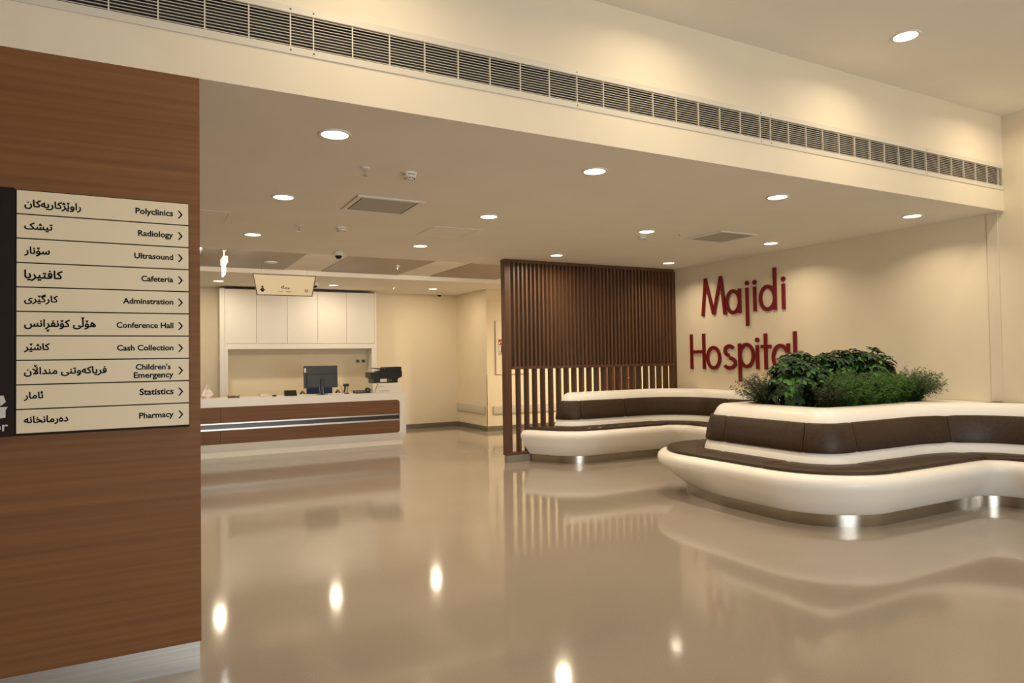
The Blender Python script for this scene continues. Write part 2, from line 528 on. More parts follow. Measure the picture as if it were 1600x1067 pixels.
b = B(); b.box(6.132, 6.14, 12.542, 14.05, 0.1, 1.152); b.box(6.132, 14.0, 12.542, 12.55, 0.1, 1.152)
struct(b, 'trim_1', MT['wall'], 'smooth wall protection sheet on the corner block up to waist height', 'trim')
b = B()
b.box(-4.0, 6.128, 14.035, 14.05, 0, 0.095, 0.004)
struct(b, 'baseboard_back', MT['skirt'], 'grey-brown skirting along the reception back wall', 'baseboard')
b = B(); b.box(6.122, 6.132, 12.53, 14.05, 0, 0.095); b.box(6.122, 8.98, 12.53, 12.542, 0, 0.095); b.box(9.98, 14.0, 12.53, 12.542, 0, 0.095)
struct(b, 'baseboard_corner_block', MT['skirt'], 'grey-brown skirting round the cream corner block', 'baseboard')

# wooden door seen through the gaps of the screen
b = B(); b.box(8.98, 9.06, 12.49, 12.548, 0, 2.2); b.box(9.90, 9.98, 12.49, 12.548, 0, 2.2); b.box(9.06, 9.90, 12.49, 12.548, 2.12, 2.2)
dr = b.obj('door_1', MT['door_wood'])
tag(dr, 'red-brown wooden corridor door seen through the slatted screen', 'door', None, 'structure')
b = B(); b.box(9.06, 9.90, 12.505, 12.545, 0.005, 2.12); b.obj('door_leaf', MT['door_wood'], dr)
b = B(); b.tube([(9.77, 12.50, 1.0), (9.77, 12.46, 1.0), (9.66, 12.46, 1.0)], 0.011, 10); b.lathe([(0.025, 12.506), (0.025, 12.496)], (9.77, 0, 1.0), 16, 'Y')
tag(b.obj('door_handle', MT['chrome'], dr), 'chrome handle')

# thin pale vertical strip on the right wall
b = B(); b.box(7.691, 7.699, 3.760, 3.865, 0.975, ZC - 0.002, 0.003)
tag(b.obj('pale_strip', MT['wall_strip'], loc=(7.7, 3.81, 0.98)), 'pale vertical strip on the lettered wall near the bulkhead', 'cable cover')

# ------------------------------------------------------------------ ceiling lamps
def lamp_light(name, power, spread, parent, z=-0.012, size=0.15):
    l = bpy.data.lights.new(name, 'AREA')
    l.shape = 'DISK'; l.size = size
    l.energy = power; l.color = WARM
    l.spread = R(spread)
    o = bpy.data.objects.new(name, l)
    COL.objects.link(o); o.parent = parent; o.location = (0, 0, z)
    return o

def downlight(power, spread, loc, label, group):
    t = thing('ceiling_downlight', label, 'ceiling light', loc, group)
    x, y, z = loc
    rr = 0.098
    b = B()
    prof = [(0.083, -0.002), (0.083, -0.008), (rr, -0.008), (rr + 0.006, 0.0)]
    rings = []
    for r_, h in prof:
        rings.append([(x + r_ * math.cos(2 * PI * k / 32), y + r_ * math.sin(2 * PI * k / 32), z + h) for k in range(32)])
    b.grid(rings, close=True)
    b.obj('trim_ring', MT['lamp_trim'], t, loc, 40)
    b = B(); b.lathe([(0.084, -0.001), (0.084, -0.004), (0.06, -0.006)], loc, 32)
    b.obj('diffuser', MT['lamp'], t, loc, 40)
    lamp_light('lamp', power, spread, t)
    return t

GX = (1.04, 3.02, 5.03, 7.05)
ORD = ('first', 'second', 'third', 'fourth')
for row, (y, rn) in enumerate(((4.25, 'row just behind the bulkhead'), (6.08, 'middle row of the low ceiling'), (8.02, 'row nearest the slatted screen'))):
    proto = None
    for i, x in enumerate(GX):
        lab = 'lit round downlight, %s from the walnut wall, %s' % (ORD[i], rn)
        if i == 3:      # dimmed lamps beside the lettered wall
            downlight(P_LOW * 0.75, 138, (x, y, ZC), lab, 'downlights in the low ceiling')
        elif proto is None:
            proto = downlight(P_ROW3 if row == 2 else P_LOW, 168 if row == 2 else 138, (x, y, ZC), lab, 'downlights in the low ceiling')
        else:
            dup(proto, (x, y, ZC), lab)
pr = None
for x, lab in ((1.10, 'lit round downlight above the left end of the white wall cabinets'),
               (3.10, 'lit round downlight before the middle of the white wall cabinets'),
               (5.10, 'lit round downlight beside the small dome camera near the back corner')):
    if pr is None: pr = downlight(P_BACK, 178, (x, 12.86, ZC), lab, 'downlights over the reception')
    else: dup(pr, (x, 12.86, ZC), lab)
pr = None
for x in (7.6, 9.8, 11.9):
    lab = 'round recessed downlight in the corridor behind the slatted screen'
    if pr is None: pr = downlight(P_CORR, 165, (x, 10.6, ZR), lab, 'downlights in the corridor')
    else: dup(pr, (x, 10.6, ZR), lab)
hi = None
for i, x in enumerate((1.06, 3.06, 5.06, 7.06)):
    lab = ('lit round recessed downlight in the high lobby ceiling, top right of the view' if i == 2
           else 'round recessed downlight in the high lobby ceiling, above the view')
    if hi is None:
        hi = downlight(P_HIGH, 160, (x, 3.06, ZH), lab, 'downlights in the lobby ceiling')
    else:
        dup(hi, (x, 3.06, ZH), lab)
for x in (1.06, 3.06, 5.06, 7.06):
    dup(hi, (x, 1.06, ZH), 'round recessed downlight in the high lobby ceiling, above the view')

# glowing ceiling panel just visible past the walnut wall, and an unlit lamp in the metal ceiling
t = thing('ceiling_light_panel', 'bright white ceiling light panel just visible past the walnut wall edge', 'ceiling light', (0.31, 10.25, ZR))
b = B(); b.box(0.0, 0.62, 9.60, 10.60, ZR - 0.012, ZR - 0.001); b.obj('diffuser', MT['panel_lamp'], t, (0.31, 10.25, ZR))
b = B()
for q in ((-0.02, 0.0, 9.58, 10.62), (0.62, 0.64, 9.58, 10.62), (0.0, 0.62, 9.58, 9.60), (0.0, 0.62, 10.60, 10.62)):
    b.box(*q, ZR - 0.016, ZR - 0.0005)
b.obj('frame', MT['lamp_trim'], t, (0.31, 10.25, ZR))

# added fill-light strip on the inner edge of the low ceiling, washing the raised strip and the reception
t = thing('cove_fill', 'added slim fill light hidden behind the low ceiling edge before the reception', 'fill light', (2.6, YR0 + 0.02, 2.955))
b = B(); b.box(-0.6, 5.9, YR0 + 0.0005, YR0 + 0.018, 2.935, 2.975, 0.002); b.obj('channel', MT['lamp_trim'], t, (2.6, YR0 + 0.02, 2.955))
l = bpy.data.lights.new('cove_fill_lamp', 'AREA')
l.shape = 'RECTANGLE'; l.size = 6.4; l.size_y = 0.03; l.energy = P_FILL; l.color = WARM
o = bpy.data.objects.new('cove_fill_lamp', l)
COL.objects.link(o); o.parent = t; o.location = (0, 0.002, 0); o.rotation_euler = (R(90), 0, 0)

# brown metal panels of the raised ceiling strip
for (x0, x1, lab) in ((0.66, 1.97, 'brown metal ceiling panel with an unlit round lamp, nearest the walnut wall'),
                      (2.57, 3.90, 'brown metal ceiling panel with a sprinkler, middle one before the reception'),
                      (4.50, 5.84, 'brown metal ceiling panel nearest the slatted screen')):
    b = B(); b.box(x0, x1, 9.58, 11.50, ZR - 0.010, ZR - 0.0005, 0.002)
    o = b.obj('ceiling_panel', MT['metal_ceiling'], loc=((x0 + x1) / 2, 10.38, ZR))
    tag(o, lab, 'ceiling panel', 'brown metal ceiling panels')
t = thing('ceiling_downlight', 'unlit round cream lamp in the brown metal ceiling panel', 'ceiling light', (1.64, 10.68, ZR - 0.010))
b = B(); b.lathe([(0.10, 0.0), (0.10, -0.006), (0.086, -0.010)], (1.64, 10.68, ZR - 0.010), 28); b.obj('trim_ring', MT['lamp_trim'], t, (1.64, 10.68, ZR), 40)
b = B(); b.lathe([(0.084, -0.0095), (0.084, -0.012), (0.06, -0.014)], (1.64, 10.68, ZR - 0.010), 28); b.obj('diffuser', MT['lamp_off'], t, (1.64, 10.68, ZR), 40)

# ------------------------------------------------------------------ linear air grille in the bulkhead
t = thing('air_grille', 'long cream linear air grille set in the bulkhead wall', 'air grille', (2.5, YB, 3.15))
GX0, GX1 = -2.0, 7.69
b = B()
b.box(GX0 - 0.02, GX1, YB - 0.007, YB + 0.012, 3.132, 3.172, 0.002)
b.box(GX0 - 0.02, GX1 + 0.005, YB - 0.007, YB + 0.012, 3.352, 3.392, 0.002)
b.box(GX0 - 0.04, GX0, YB - 0.007, YB + 0.012, 3.172, 3.352); b.box(GX1 - 0.012, GX1 + 0.005, YB - 0.007, YB + 0.012, 3.172, 3.352)
b.obj('frame', MT['grille'], t, (2.5, YB, 3.15))
b = B()
for k in range(11):
    z = 3.1805 + k * 0.0163
    b.box(GX0, GX1 - 0.01, YB + 0.000, YB + 0.005, z - 0.0016, z + 0.0016)
b.obj('fins', MT['grille'], t, (2.5, YB, 3.15))
b = B()
xs = []
x = 0.675
while x > GX0: xs.append(x); x -= 0.2085
x = 0.795
while x < 4.25: xs.append(x); x += 0.2131
x = 4.319
while x < GX1 - 0.05: xs.append(x); x += 0.2060
for x in xs:
    b = B(); b.box(x - 0.0032, x + 0.0032, YB - 0.001, YB + 0.014, 3.172, 3.352); b.obj('mullion', MT['grille'], t, (2.5, YB, 3.15))
b = B(); b.box(GX0, GX1 - 0.004, YB + 0.05, YB + 0.165, 3.150, 3.380); b.obj('duct_shade', MT['dark'], t, (2.5, YB, 3.15))  # solid near-black block, the shade behind the fins put into its colour
b = B()
for x in (0.675, 0.795, 2.497, 4.206, 4.319, 6.378):
    for z in (3.152, 3.372):
        b = B(); b.lathe([(0.005, YB - 0.0085), (0.005, YB - 0.006)], (x, 0, z), 8, 'Y'); b.obj('screw', MT['frame_dark'], t, (2.5, YB, 3.15))

# ------------------------------------------------------------------ ceiling equipment
def diffuser(x, y, label):
    t = thing('air_diffuser', label, 'air diffuser', (x, y, ZC), 'square air diffusers')
    b = B(); h = 0.305; i = 0.262
    for q in ((-h, h, -h, -i), (-h, h, i, h), (-h, -i, -i, i), (i, h, -i, i)):
        b.box(x + q[0], x + q[1], y + q[2], y + q[3], ZC - 0.014, ZC - 0.0005, 0.003)
    b.obj('frame', MT['lamp_trim'], t, (x, y, ZC))
    b = B(); b.box(x - 0.25, x + 0.25, y - 0.25, y + 0.25, ZC - 0.012, ZC - 0.004, 0.002); b.obj('perforated_plate', MT['diffuser'], t, (x, y, ZC))
    b = B(); b.box(x - i, x + i, y - i, y + i, ZC - 0.003, ZC - 0.0005); b.obj('gap_shade', MT['dark'], t, (x, y, ZC))  # near-black sheet painted as the shade round the plate
diffuser(1.905, 6.04, 'square grey perforated air diffuser over the open floor near the walnut wall')
diffuser(6.09, 5.99, 'square grey perforated air diffuser above the planter bench')

def access(x, y, label, gap=0.006):
    t = thing('access_panel', label, 'access panel', (x, y, ZC), 'ceiling access panels')
    b = B(); h = 0.28
    for q in ((-h, h, -h, -h + 0.02), (-h, h, h - 0.02, h), (-h, -h + 0.02, -h + 0.02, h - 0.02), (h - 0.02, h, -h + 0.02, h - 0.02)):
        b.box(x + q[0], x + q[1], y + q[2], y + q[3], ZC - 0.005, ZC - 0.0005)
    b.obj('frame', MT['ceil'], t, (x, y, ZC))
    b = B(); b.box(x - 0.252, x + 0.252, y - 0.252, y + 0.252, ZC - 0.005, ZC - 0.0005); b.obj('hatch', MT['ceil'], t, (x, y, ZC))
access(0.43, 7.18, 'white ceiling access hatch partly hidden by the walnut wall')
access(2.98, 7.03, 'white ceiling access hatch between the downlights in front of the screen')

def sprinkler(x, y, z, label):
    c = (x, y, z)
    t = thing('sprinkler', label, 'sprinkler', c, 'ceiling sprinklers')
    b = B(); b.lathe([(0.036, 0), (0.034, -0.006), (0.018, -0.012)], c, 20); b.obj('escutcheon', MT['lamp_trim'], t, c, 40)
    b = B(); b.lathe([(0.009, -0.010), (0.009, -0.028), (0.004, -0.030), (0.004, -0.058)], c, 12)
    for s in (-1, 1):
        b.tube([(x + s * 0.010, y, z - 0.020), (x + s * 0.013, y, z - 0.038), (x + s * 0.003, y, z - 0.056)], 0.0028, 6)
    b.lathe([(0.004, -0.056), (0.021, -0.060), (0.021, -0.063), (0.004, -0.064)], c, 16)
    b.obj('head', MT['chrome'], t, c, 40)
sprinkler(1.42, 4.907, ZC, 'sprinkler head beside the smoke detector nearest the bulkhead')
sprinkler(1.403, 7.30, ZC, 'sprinkler head left of the smoke detector before the dome camera')
sprinkler(5.449, 6.01, ZC, 'sprinkler head beside the air diffuser above the planter bench')
sprinkler(3.512, 10.348, ZR - 0.010, 'sprinkler head on the middle brown metal ceiling panel')
sprinkler(4.213, 12.657, ZC, 'sprinkler head between two downlights near the reception back wall')

def smoke(x, y, label):
    c = (x, y, ZC)
    t = thing('smoke_detector', label, 'smoke detector', c, 'smoke detectors')
    b = B(); b.lathe([(0.056, 0), (0.056, -0.010), (0.052, -0.018)], c, 28); b.obj('base', MT['plastic_white'], t, c, 40)
    b = B(); b.lathe([(0.044, -0.018), (0.044, -0.023)], c, 28); b.obj('slot_ring', MT['plastic_black'], t, c, 40)
    b = B(); b.lathe([(0.050, -0.023), (0.049, -0.036), (0.036, -0.046), (0.020, -0.050)], c, 28)
    for k in range(4):
        a = PI / 4 + k * PI / 2
        b.box(x + 0.047 * math.cos(a) - 0.006, x + 0.047 * math.cos(a) + 0.006, y + 0.047 * math.sin(a) - 0.006, y + 0.047 * math.sin(a) + 0.006, ZC - 0.024, ZC - 0.017)
    b.obj('cover', MT['plastic_white'], t, c, 40)
    b = B()
    for k in range(10):
        a = 2 * PI * k / 10
        b.box(x + 0.036 * math.cos(a) - 0.005, x + 0.036 * math.cos(a) + 0.005, y + 0.036 * math.sin(a) - 0.005, y + 0.036 * math.sin(a) + 0.005, ZC - 0.047, ZC - 0.043)
    b.obj('vents', MT['plastic_black'], t, c)
smoke(1.765, 4.90, 'white smoke detector nearest the bulkhead')
smoke(1.828, 7.23, 'white smoke detector on the low ceiling before the dome camera')
smoke(5.154, 6.32, 'white smoke detector above the space between the two benches')

def dome(x, y, label):
    c = (x, y, ZC)
    t = thing('dome_camera', label, 'security camera', c, 'dome cameras')
    b = B(); b.lathe([(0.058, 0), (0.060, -0.008), (0.060, -0.035), (0.055, -0.050), (0.050, -0.052)], c, 28); b.obj('housing', MT['plastic_white'], t, c, 40)
    b = B(); b.lathe([(0.047 * math.cos(a), -0.050 - 0.044 * math.sin(a)) for a in [k * PI / 2 / 8 for k in range(8)]] + [(0.002, -0.094)], c, 24); b.obj('dome', MT['glass_black'], t, c, 60)
dome(2.213, 8.90, 'dome security camera at the edge of the low ceiling strip')
dome(2.70, 12.62, 'dome security camera half hidden behind the hanging reception sign')
dome(5.523, 13.55, 'small dome security camera near the back wall corner')

# hanging exit sign seen edge-on
c = (0.91, 9.8, ZR)
t = thing('exit_light', 'suspended white edge-lit sign seen edge-on beside the walnut wall', 'exit light', c)
b = B(); b.tube([(0.908, 9.8, ZR), (0.908, 9.8, 2.89)], 0.012, 10); b.lathe([(0.03, ZR), (0.03, ZR - 0.015)], (0.908, 9.8, 0), 16); b.obj('stem', MT['plastic_white'], t, c, 40)
b = B(); b.box(0.876, 0.940, 9.62, 9.98, 2.805, 2.895, 0.006); b.obj('housing', MT['plastic_white'], t, c)
b = B(); b.box(0.898, 0.912, 9.62, 9.98, 2.655, 2.806, 0.003); b.obj('light_panel', MT['panel_lamp'], t, c)

# ------------------------------------------------------------------ reception sign hanging from the ceiling
c = (1.9, 11.0, 2.52)
t = thing('hanging_sign', 'cream trapezoid reception sign with dark frame hanging before the white cabinets', 'sign', c)
TL, TR, BR, BL = (1.427, 2.842), (2.368, 2.842), (2.309, 2.524), (1.486, 2.524)
b = B(); b.prism([TL, TR, BR, BL], 11.0, 11.014); b.obj('panel', MT['sign'], t, c)
b = B()
for p, q in ((TL, TR), (TR, BR), (BR, BL), (BL, TL)):
    d = Vector((q[0] - p[0], q[1] - p[1])).normalized(); n = Vector((-d.y, d.x)) * 0.006; d *= 0.006
    b.prism([(p[0] - d.x + n.x, p[1] - d.y + n.y), (q[0] + d.x + n.x, q[1] + d.y + n.y), (q[0] + d.x - n.x, q[1] + d.y - n.y), (p[0] - d.x - n.x, p[1] - d.y - n.y)], 10.994, 11.020)
b.obj('frame', MT['frame_dark'], t, c)
for x in (1.55, 2.24):
    b = B(); b.tube([(x, 11.007, ZR - 0.0005), (x, 11.007, 2.84)], 0.0015, 6); b.obj('hanger_wire', MT['steel'], t, c)
front = lambda y0: (lambda u, v, h: (u, y0 - h, v))
b = B()
lay(b, arabic('پرسگە', 0.02), front(11.0), x0=1.835, x1=1.965, base=2.632)
lay(b, glyphs('Information', 0.006), front(11.0), x0=1.785, x1=1.872, base=2.579)
lay(b, glyphs('|', 0.0), front(11.0), x0=1.893, x1=1.895, size=0.024, base=2.579, align='C')
lay(b, glyphs('Reception', 0.010), front(11.0), x0=1.913, x1=1.998, base=2.577)
b.obj('lettering', MT['ink'], t, c)
b = B()
b.lathe([(0.014, 10.9985), (0.014, 10.9970)], (1.563, 0, 2.653), 16, 'Y')
b.prism([(1.541, 2.614), (1.548, 2.634), (1.578, 2.634), (1.585, 2.614)], 10.9985, 10.997)
b.prism([(1.522, 2.610), (1.604, 2.610), (1.594, 2.596), (1.583, 2.592), (1.578, 2.572), (1.548, 2.572), (1.543, 2.592), (1.532, 2.596)], 10.9985, 10.997)
b.obj('clerk_symbol', MT['ink'], t, c)
b = B()
for z in (2.628, 2.604):
    for s in (-1, 1):
        b.prism([(2.223, z - 0.026), (2.223, z - 0.016), (2.223 + s * 0.027, z + 0.006), (2.223 + s * 0.027, z - 0.004)], 10.9985, 10.997)
b.obj('chevrons', MT['ink'], t, c)

# ------------------------------------------------------------------ directory sign on the walnut wall
c = (-0.5, YB, 1.19)
t = thing('directory_sign', 'cream and dark directory sign with ten rows on the walnut wall', 'sign', c)
b = B(); b.box(-1.04, 0.182, YB - 0.018, YB, 1.187, 2.282, 0.003); b.obj('backing_board', MT['sign_dark'], t, c)
b = B(); b.box(-1.04, -0.515, YB - 0.034, YB - 0.018, 1.187, 2.284, 0.004); fp = b.obj('floor_panel', MT['sign_dark'], t, c)
b = B()
def arc_pts(cx, cz, rx, rz, a0, a1, n):
    return [(cx + rx * math.cos(R(a0 + (a1 - a0) * k / n)), cz + rz * math.sin(R(a0 + (a1 - a0) * k / n))) for k in range(n + 1)]
yy0, yy1 = YB - 0.0345, YB - 0.0365
o_, i_ = arc_pts(-0.610, 1.316, 0.070, 0.058, 38, 330, 24), arc_pts(-0.606, 1.316, 0.038, 0.046, 38, 330, 24)
for k in range(24):
    b.prism([o_[k], o_[k + 1], i_[k + 1], i_[k]], yy0, yy1)
b.prism([(-0.563, 1.322), (-0.566, 1.368), (-0.552, 1.368), (-0.544, 1.340)], yy0, yy1 - 0.0004)
b.prism([(-0.606, 1.318), (-0.606, 1.306), (-0.586, 1.302), (-0.586, 1.266), (-0.545, 1.272), (-0.545, 1.304), (-0.537, 1.318)], yy0, yy1 - 0.0008)
b.obj('big_letter', MT['ink_pale'], fp, c)
b = B()
lay(b, glyphs('Floor', 0.012), front(YB - 0.0345), x0=-0.66, x1=-0.536, base=1.214)
tag(b.obj('lettering', MT['ink_pale'], fp, c), 'pale lettering cut off by the picture edge')
KU = ('راوێژکاریەکان', 'تیشک', 'سۆنار', 'کافتیریا', 'کارگێری', 'هۆڵی کۆنفڕانس', 'کاشێر', 'فریاکەوتنی منداڵان', 'ئامار', 'دەرمانخانە')
EN = ('Polyclinics', 'Radiology', 'Ultrasound', 'Cafeteria', 'Adminstration', 'Conference Hall', 'Cash Collection', "Children's|Emergency", 'Statistics', 'Pharmacy')
KX = (-0.266, -0.375, -0.385, -0.337, -0.354, -0.208, -0.385, -0.165, -0.409, -0.315)
EX = (-0.048, -0.037, -0.053, -0.024, -0.100, -0.126, -0.124, -0.056, -0.032, -0.034)
EB = (2.211, 2.106, 1.998, 1.890, 1.782, 1.668, 1.561, 1.470, 1.350, 1.240)
KB = (2.205, 2.104, 1.995, 1.886, 1.780, 1.670, 1.566, 1.458, 1.351, 1.243)
YS = YB - 0.030
for k in range(10):
    z1 = 2.276 - k * 0.1083
    b = B(); b.box(-0.508, 0.179, YS, YB - 0.018, z1 - 0.1030, z1, 0.0015)
    s = b.obj('sign_strip', MT['sign'], t, c)
    b = B()
    lay(b, arabic(KU[k], 0.028), front(YS), x0=-0.480, x1=KX[k], base=KB[k])
    b.obj('kurdish_lettering', MT['ink'], s, c)
    b = B()
    if '|' in EN[k]:
        a_, e_ = EN[k].split('|')
        lay(b, glyphs(a_, 0.026), front(YS), x0=-0.048, x1=0.100, base=1.470)
        lay(b, glyphs(e_, 0.026), front(YS), x0=-0.056, x1=0.112, base=1.431)
    else:
        lay(b, glyphs(EN[k], 0.026), front(YS), x0=EX[k], x1=0.112, base=EB[k])
    b.obj('english_lettering', MT['ink'], s, c)
    b = B()
    zc = EB[k] + 0.010 if k != 7 else 1.462
    for sg in (-1, 1):
        b.prism([(0.154, zc), (0.146, zc), (0.132, zc + sg * 0.019), (0.139, zc + sg * 0.019)], YS - 0.0003, YS - 0.0015)
    b.obj('arrow', MT['ink'], s, c)

# ------------------------------------------------------------------ raised red letters on the right wall
XL0, XL1 = 7.674, 7.694
def bar(b, p, q, wd=0.052):
    """straight stroke between two (y, z) points on the wall"""
    p, q = Vector(p), Vector(q)
    d = (q - p).normalized(); n = Vector((-d.y, d.x)) * wd / 2
    b.prism([tuple(p + n), tuple(q + n), tuple(q - n), tuple(p - n)], XL0 - 0.0008 - 0.0003 * (len(b.bm.verts) % 3), XL1, 'YZ')
def ring(b, cy, cz, ry, rz, a0=0, a1=360, wd=0.052, n=40):
    """arc stroke; angles run anticlockwise as read on the wall (text runs towards -y)"""
    P = lambda a, k: (cy - (ry - wd / 2 + k * wd / 2) * math.cos(R(a)), cz + (rz - wd / 2 + k * wd / 2) * math.sin(R(a)))
    for i in range(n):
        s, e = a0 + (a1 - a0) * i / n, a0 + (a1 - a0) * (i + 1) / n
        b.prism([P(s, 1), P(e, 1), P(e, -1), P(s, -1)], XL0, XL1, 'YZ')
def dot(b, cy, cz, r=0.034):
    b.prism([(cy + r * math.cos(2 * PI * k / 24), cz + r * math.sin(2 * PI * k / 24)) for k in range(24)], XL0, XL1, 'YZ')
def letter(parent, name, fn):
    b = B(); fn(b)
    bmesh.ops.remove_doubles(b.bm, verts=b.bm.verts, dist=1e-5)
    return b.obj(name, MT['red'], parent, parent['_w'])

t = thing('wall_lettering', 'raised red letters of the upper word on the cream side wall', 'lettering', (7.69, 7.2, 2.1), 'red wall letters')
def f(b):
    bar(b, (7.972, 2.105), (7.903, 2.690)); bar(b, (7.905, 2.690), (7.742, 2.120), 0.049); bar(b, (7.742, 2.120), (7.585, 2.690), 0.049); bar(b, (7.583, 2.690), (7.508, 2.105))
letter(t, 'letter', f)
letter(t, 'letter', lambda b: (ring(b, 7.345, 2.283, 0.150, 0.186), bar(b, (7.216, 2.470), (7.216, 2.105))))
letter(t, 'letter', lambda b: (dot(b, 7.072, 2.535), bar(b, (7.074, 2.466), (7.074, 1.912))))
letter(t, 'letter', lambda b: (dot(b, 6.931, 2.530), bar(b, (6.931, 2.470), (6.931, 2.112))))
letter(t, 'letter', lambda b: (ring(b, 6.705, 2.288, 0.150, 0.186), bar(b, (6.576, 2.700), (6.576, 2.108))))
letter(t, 'letter', lambda b: (dot(b, 6.433, 2.525), bar(b, (6.433, 2.460), (6.433, 2.110))))
t = thing('wall_lettering', 'raised red letters of the lower word, its end hidden by the plants', 'lettering', (7.69, 7.2, 1.28), 'red wall letters')
letter(t, 'letter', lambda b: (bar(b, (8.240, 1.832), (8.240, 1.276)), bar(b, (7.966, 1.832), (7.966, 1.278)), bar(b, (8.240, 1.552), (7.966, 1.552), 0.046)))
letter(t, 'letter', lambda b: ring(b, 7.764, 1.454, 0.152, 0.183))
letter(t, 'letter', lambda b: (ring(b, 7.440, 1.558, 0.112, 0.096, 25, 270, n=24), ring(b, 7.440, 1.374, 0.138, 0.100, 90, -150, n=24)))
letter(t, 'letter', lambda b: (ring(b, 7.108, 1.482, 0.150, 0.186), bar(b, (7.238, 1.662), (7.238, 1.103))))
letter(t, 'letter', lambda b: (dot(b, 6.908, 1.702), bar(b, (6.908, 1.630), (6.908, 1.285))))
letter(t, 'letter', lambda b: (bar(b, (6.757, 1.790), (6.757, 1.282)), bar(b, (6.842, 1.607), (6.664, 1.607), 0.046)))
letter(t, 'letter', lambda b: (ring(b, 6.505, 1.452, 0.150, 0.186), bar(b, (6.376, 1.640), (6.376, 1.270))))
letter(t, 'letter', lambda b: bar(b, (6.264, 1.800), (6.264, 1.282)))

c = (7.7, 5.676, 1.50)
t = thing('wall_socket', 'small grey wall outlet just above the plants', 'wall outlet', c)
b = B(); b.box(7.690, 7.70, 5.63, 5.72, 1.46, 1.55, 0.003); b.obj('plate', MT['rail'], t, c)
b = B(); b.box(7.687, 7.691, 5.65, 5.70, 1.48, 1.53, 0.002); b.obj('insert', MT['plastic_dark'], t, c)

# ------------------------------------------------------------------ slatted walnut screen
YS0, YS1 = 8.60, 8.712
c = (6.1, YS0, 0.0)
t = thing('slatted_screen', 'tall walnut slatted screen behind the far curved bench', 'screen', c)
b = B(); b.box(4.52, 7.69, YS0 + 0.012, YS1 - 0.012, 0.0, 0.106); tag(b.obj('plinth', MT['steel_matte'], t, c), 'brushed steel plinth')
b = B(); b.box(4.505, 7.69, YS0 - 0.006, YS1 + 0.004, 0.106, 0.146, 0.002); b.obj('bottom_rail', MT['wood_slat'], t, c)
b = B(); b.box(4.61, 7.69, YS0 - 0.004, YS1, 1.333, 1.372, 0.002); b.obj('middle_rail', MT['wood_slat'], t, c)
b = B()
for k, x in enumerate((4.50, 5.29, 6.08, 6.87)):
    b.box(x, min(x + 0.788, 7.69), YS0 - 0.006, YS1 + 0.004, 2.874, 2.912 + (0.0, 0.004, 0.002, 0.005)[k], 0.002)
b.obj('top_rail', MT['wood_slat'], t, c)
b = B(); b.box(4.505, 4.535, YS0 - 0.004, YS1, 0.146, 2.874, 0.002); b.box(4.535, 4.605, YS0 + 0.004, YS1, 0.146, 2.874, 0.002); b.obj('end_post', MT['wood_slat'], t, c)
b = B()
for k in range(22):
    a = 4.720 + 0.138 * k
    b.box(a, a + 0.028, YS0, YS1, 0.146, 1.333)
b.box(7.655, 7.69, YS0, YS1, 0.146, 1.333)
b.obj('lower_slats', MT['wood_slat'], t, c)
b = B()
for k in range(1, 45):
    a = 4.582 + 0.069 * k
    b.box(a, a + 0.029, YS0, YS1, 1.372, 2.874)
b.box(7.655, 7.69, YS0, YS1, 1.372, 2.874)
b.obj('upper_slats', MT['wood_slat'], t, c)

# ------------------------------------------------------------------ curved benches
def fillet_path(wp, rad, step=0.035):
    out = []
    n = len(wp)
    W = [Vector(p) for p in wp]
    cur = W[0]
    def line(p, q):
        L = (q - p).length
        m = max(1, int(L / step))
        for k in range(m):
            out.append(p + (q - p) * k / m)
    for i in range(1, n - 1):
        d0 = (W[i] - W[i - 1]).normalized(); d1 = (W[i + 1] - W[i]).normalized()
        ang = d0.angle(d1); tl = rad[i - 1] * math.tan(ang / 2)
        p, q = W[i] - d0 * tl, W[i] + d1 * tl
        line(cur, p)
        side = 1 if d0.x * d1.y - d0.y * d1.x > 0 else -1
        nrm = Vector((-d0.y, d0.x)) * side
        ctr = p + nrm * rad[i - 1]
        m = max(6, int(rad[i - 1] * ang / step))
        for k in range(m):
            a = side * ang * k / m
            v = p - ctr
            out.append(ctr + Vector((v.x * math.cos(a) - v.y * math.sin(a), v.x * math.sin(a) + v.y * math.cos(a))))
        cur = q
    line(cur, W[-1]); out.append(W[-1])
    return out

def smooth01(x, a, b_):
    x = min(1.0, max(0.0, (x - a) / (b_ - a)))
    return x * x * (3 - 2 * x)

class Path:
    """plan curve of a seat's front edge; the sitter's side is to its left; d counts inwards (away from the sitter)"""
    def __init__(self, pts, dB, ks):
        self.p = pts
        n = len(pts)
        self.n = []
        for i in range(n):
            d = (pts[min(i + 1, n - 1)] - pts[max(i - 1, 0)]).normalized()
            self.n.append(Vector((-d.y, d.x)))
        self.dB = [dB(p) for p in pts]
        self.ks = [ks(p) for p in pts]
    def at(self, i, d, z):
        q = self.p[i] - self.n[i] * (d * (self.ks[i] if d > 0.12 else 1.0))
        return (q.x, q.y, z)
    def nearest(self, xy):
        return min(range(len(self.p)), key=lambda i: (self.p[i] - Vector(xy)).length)

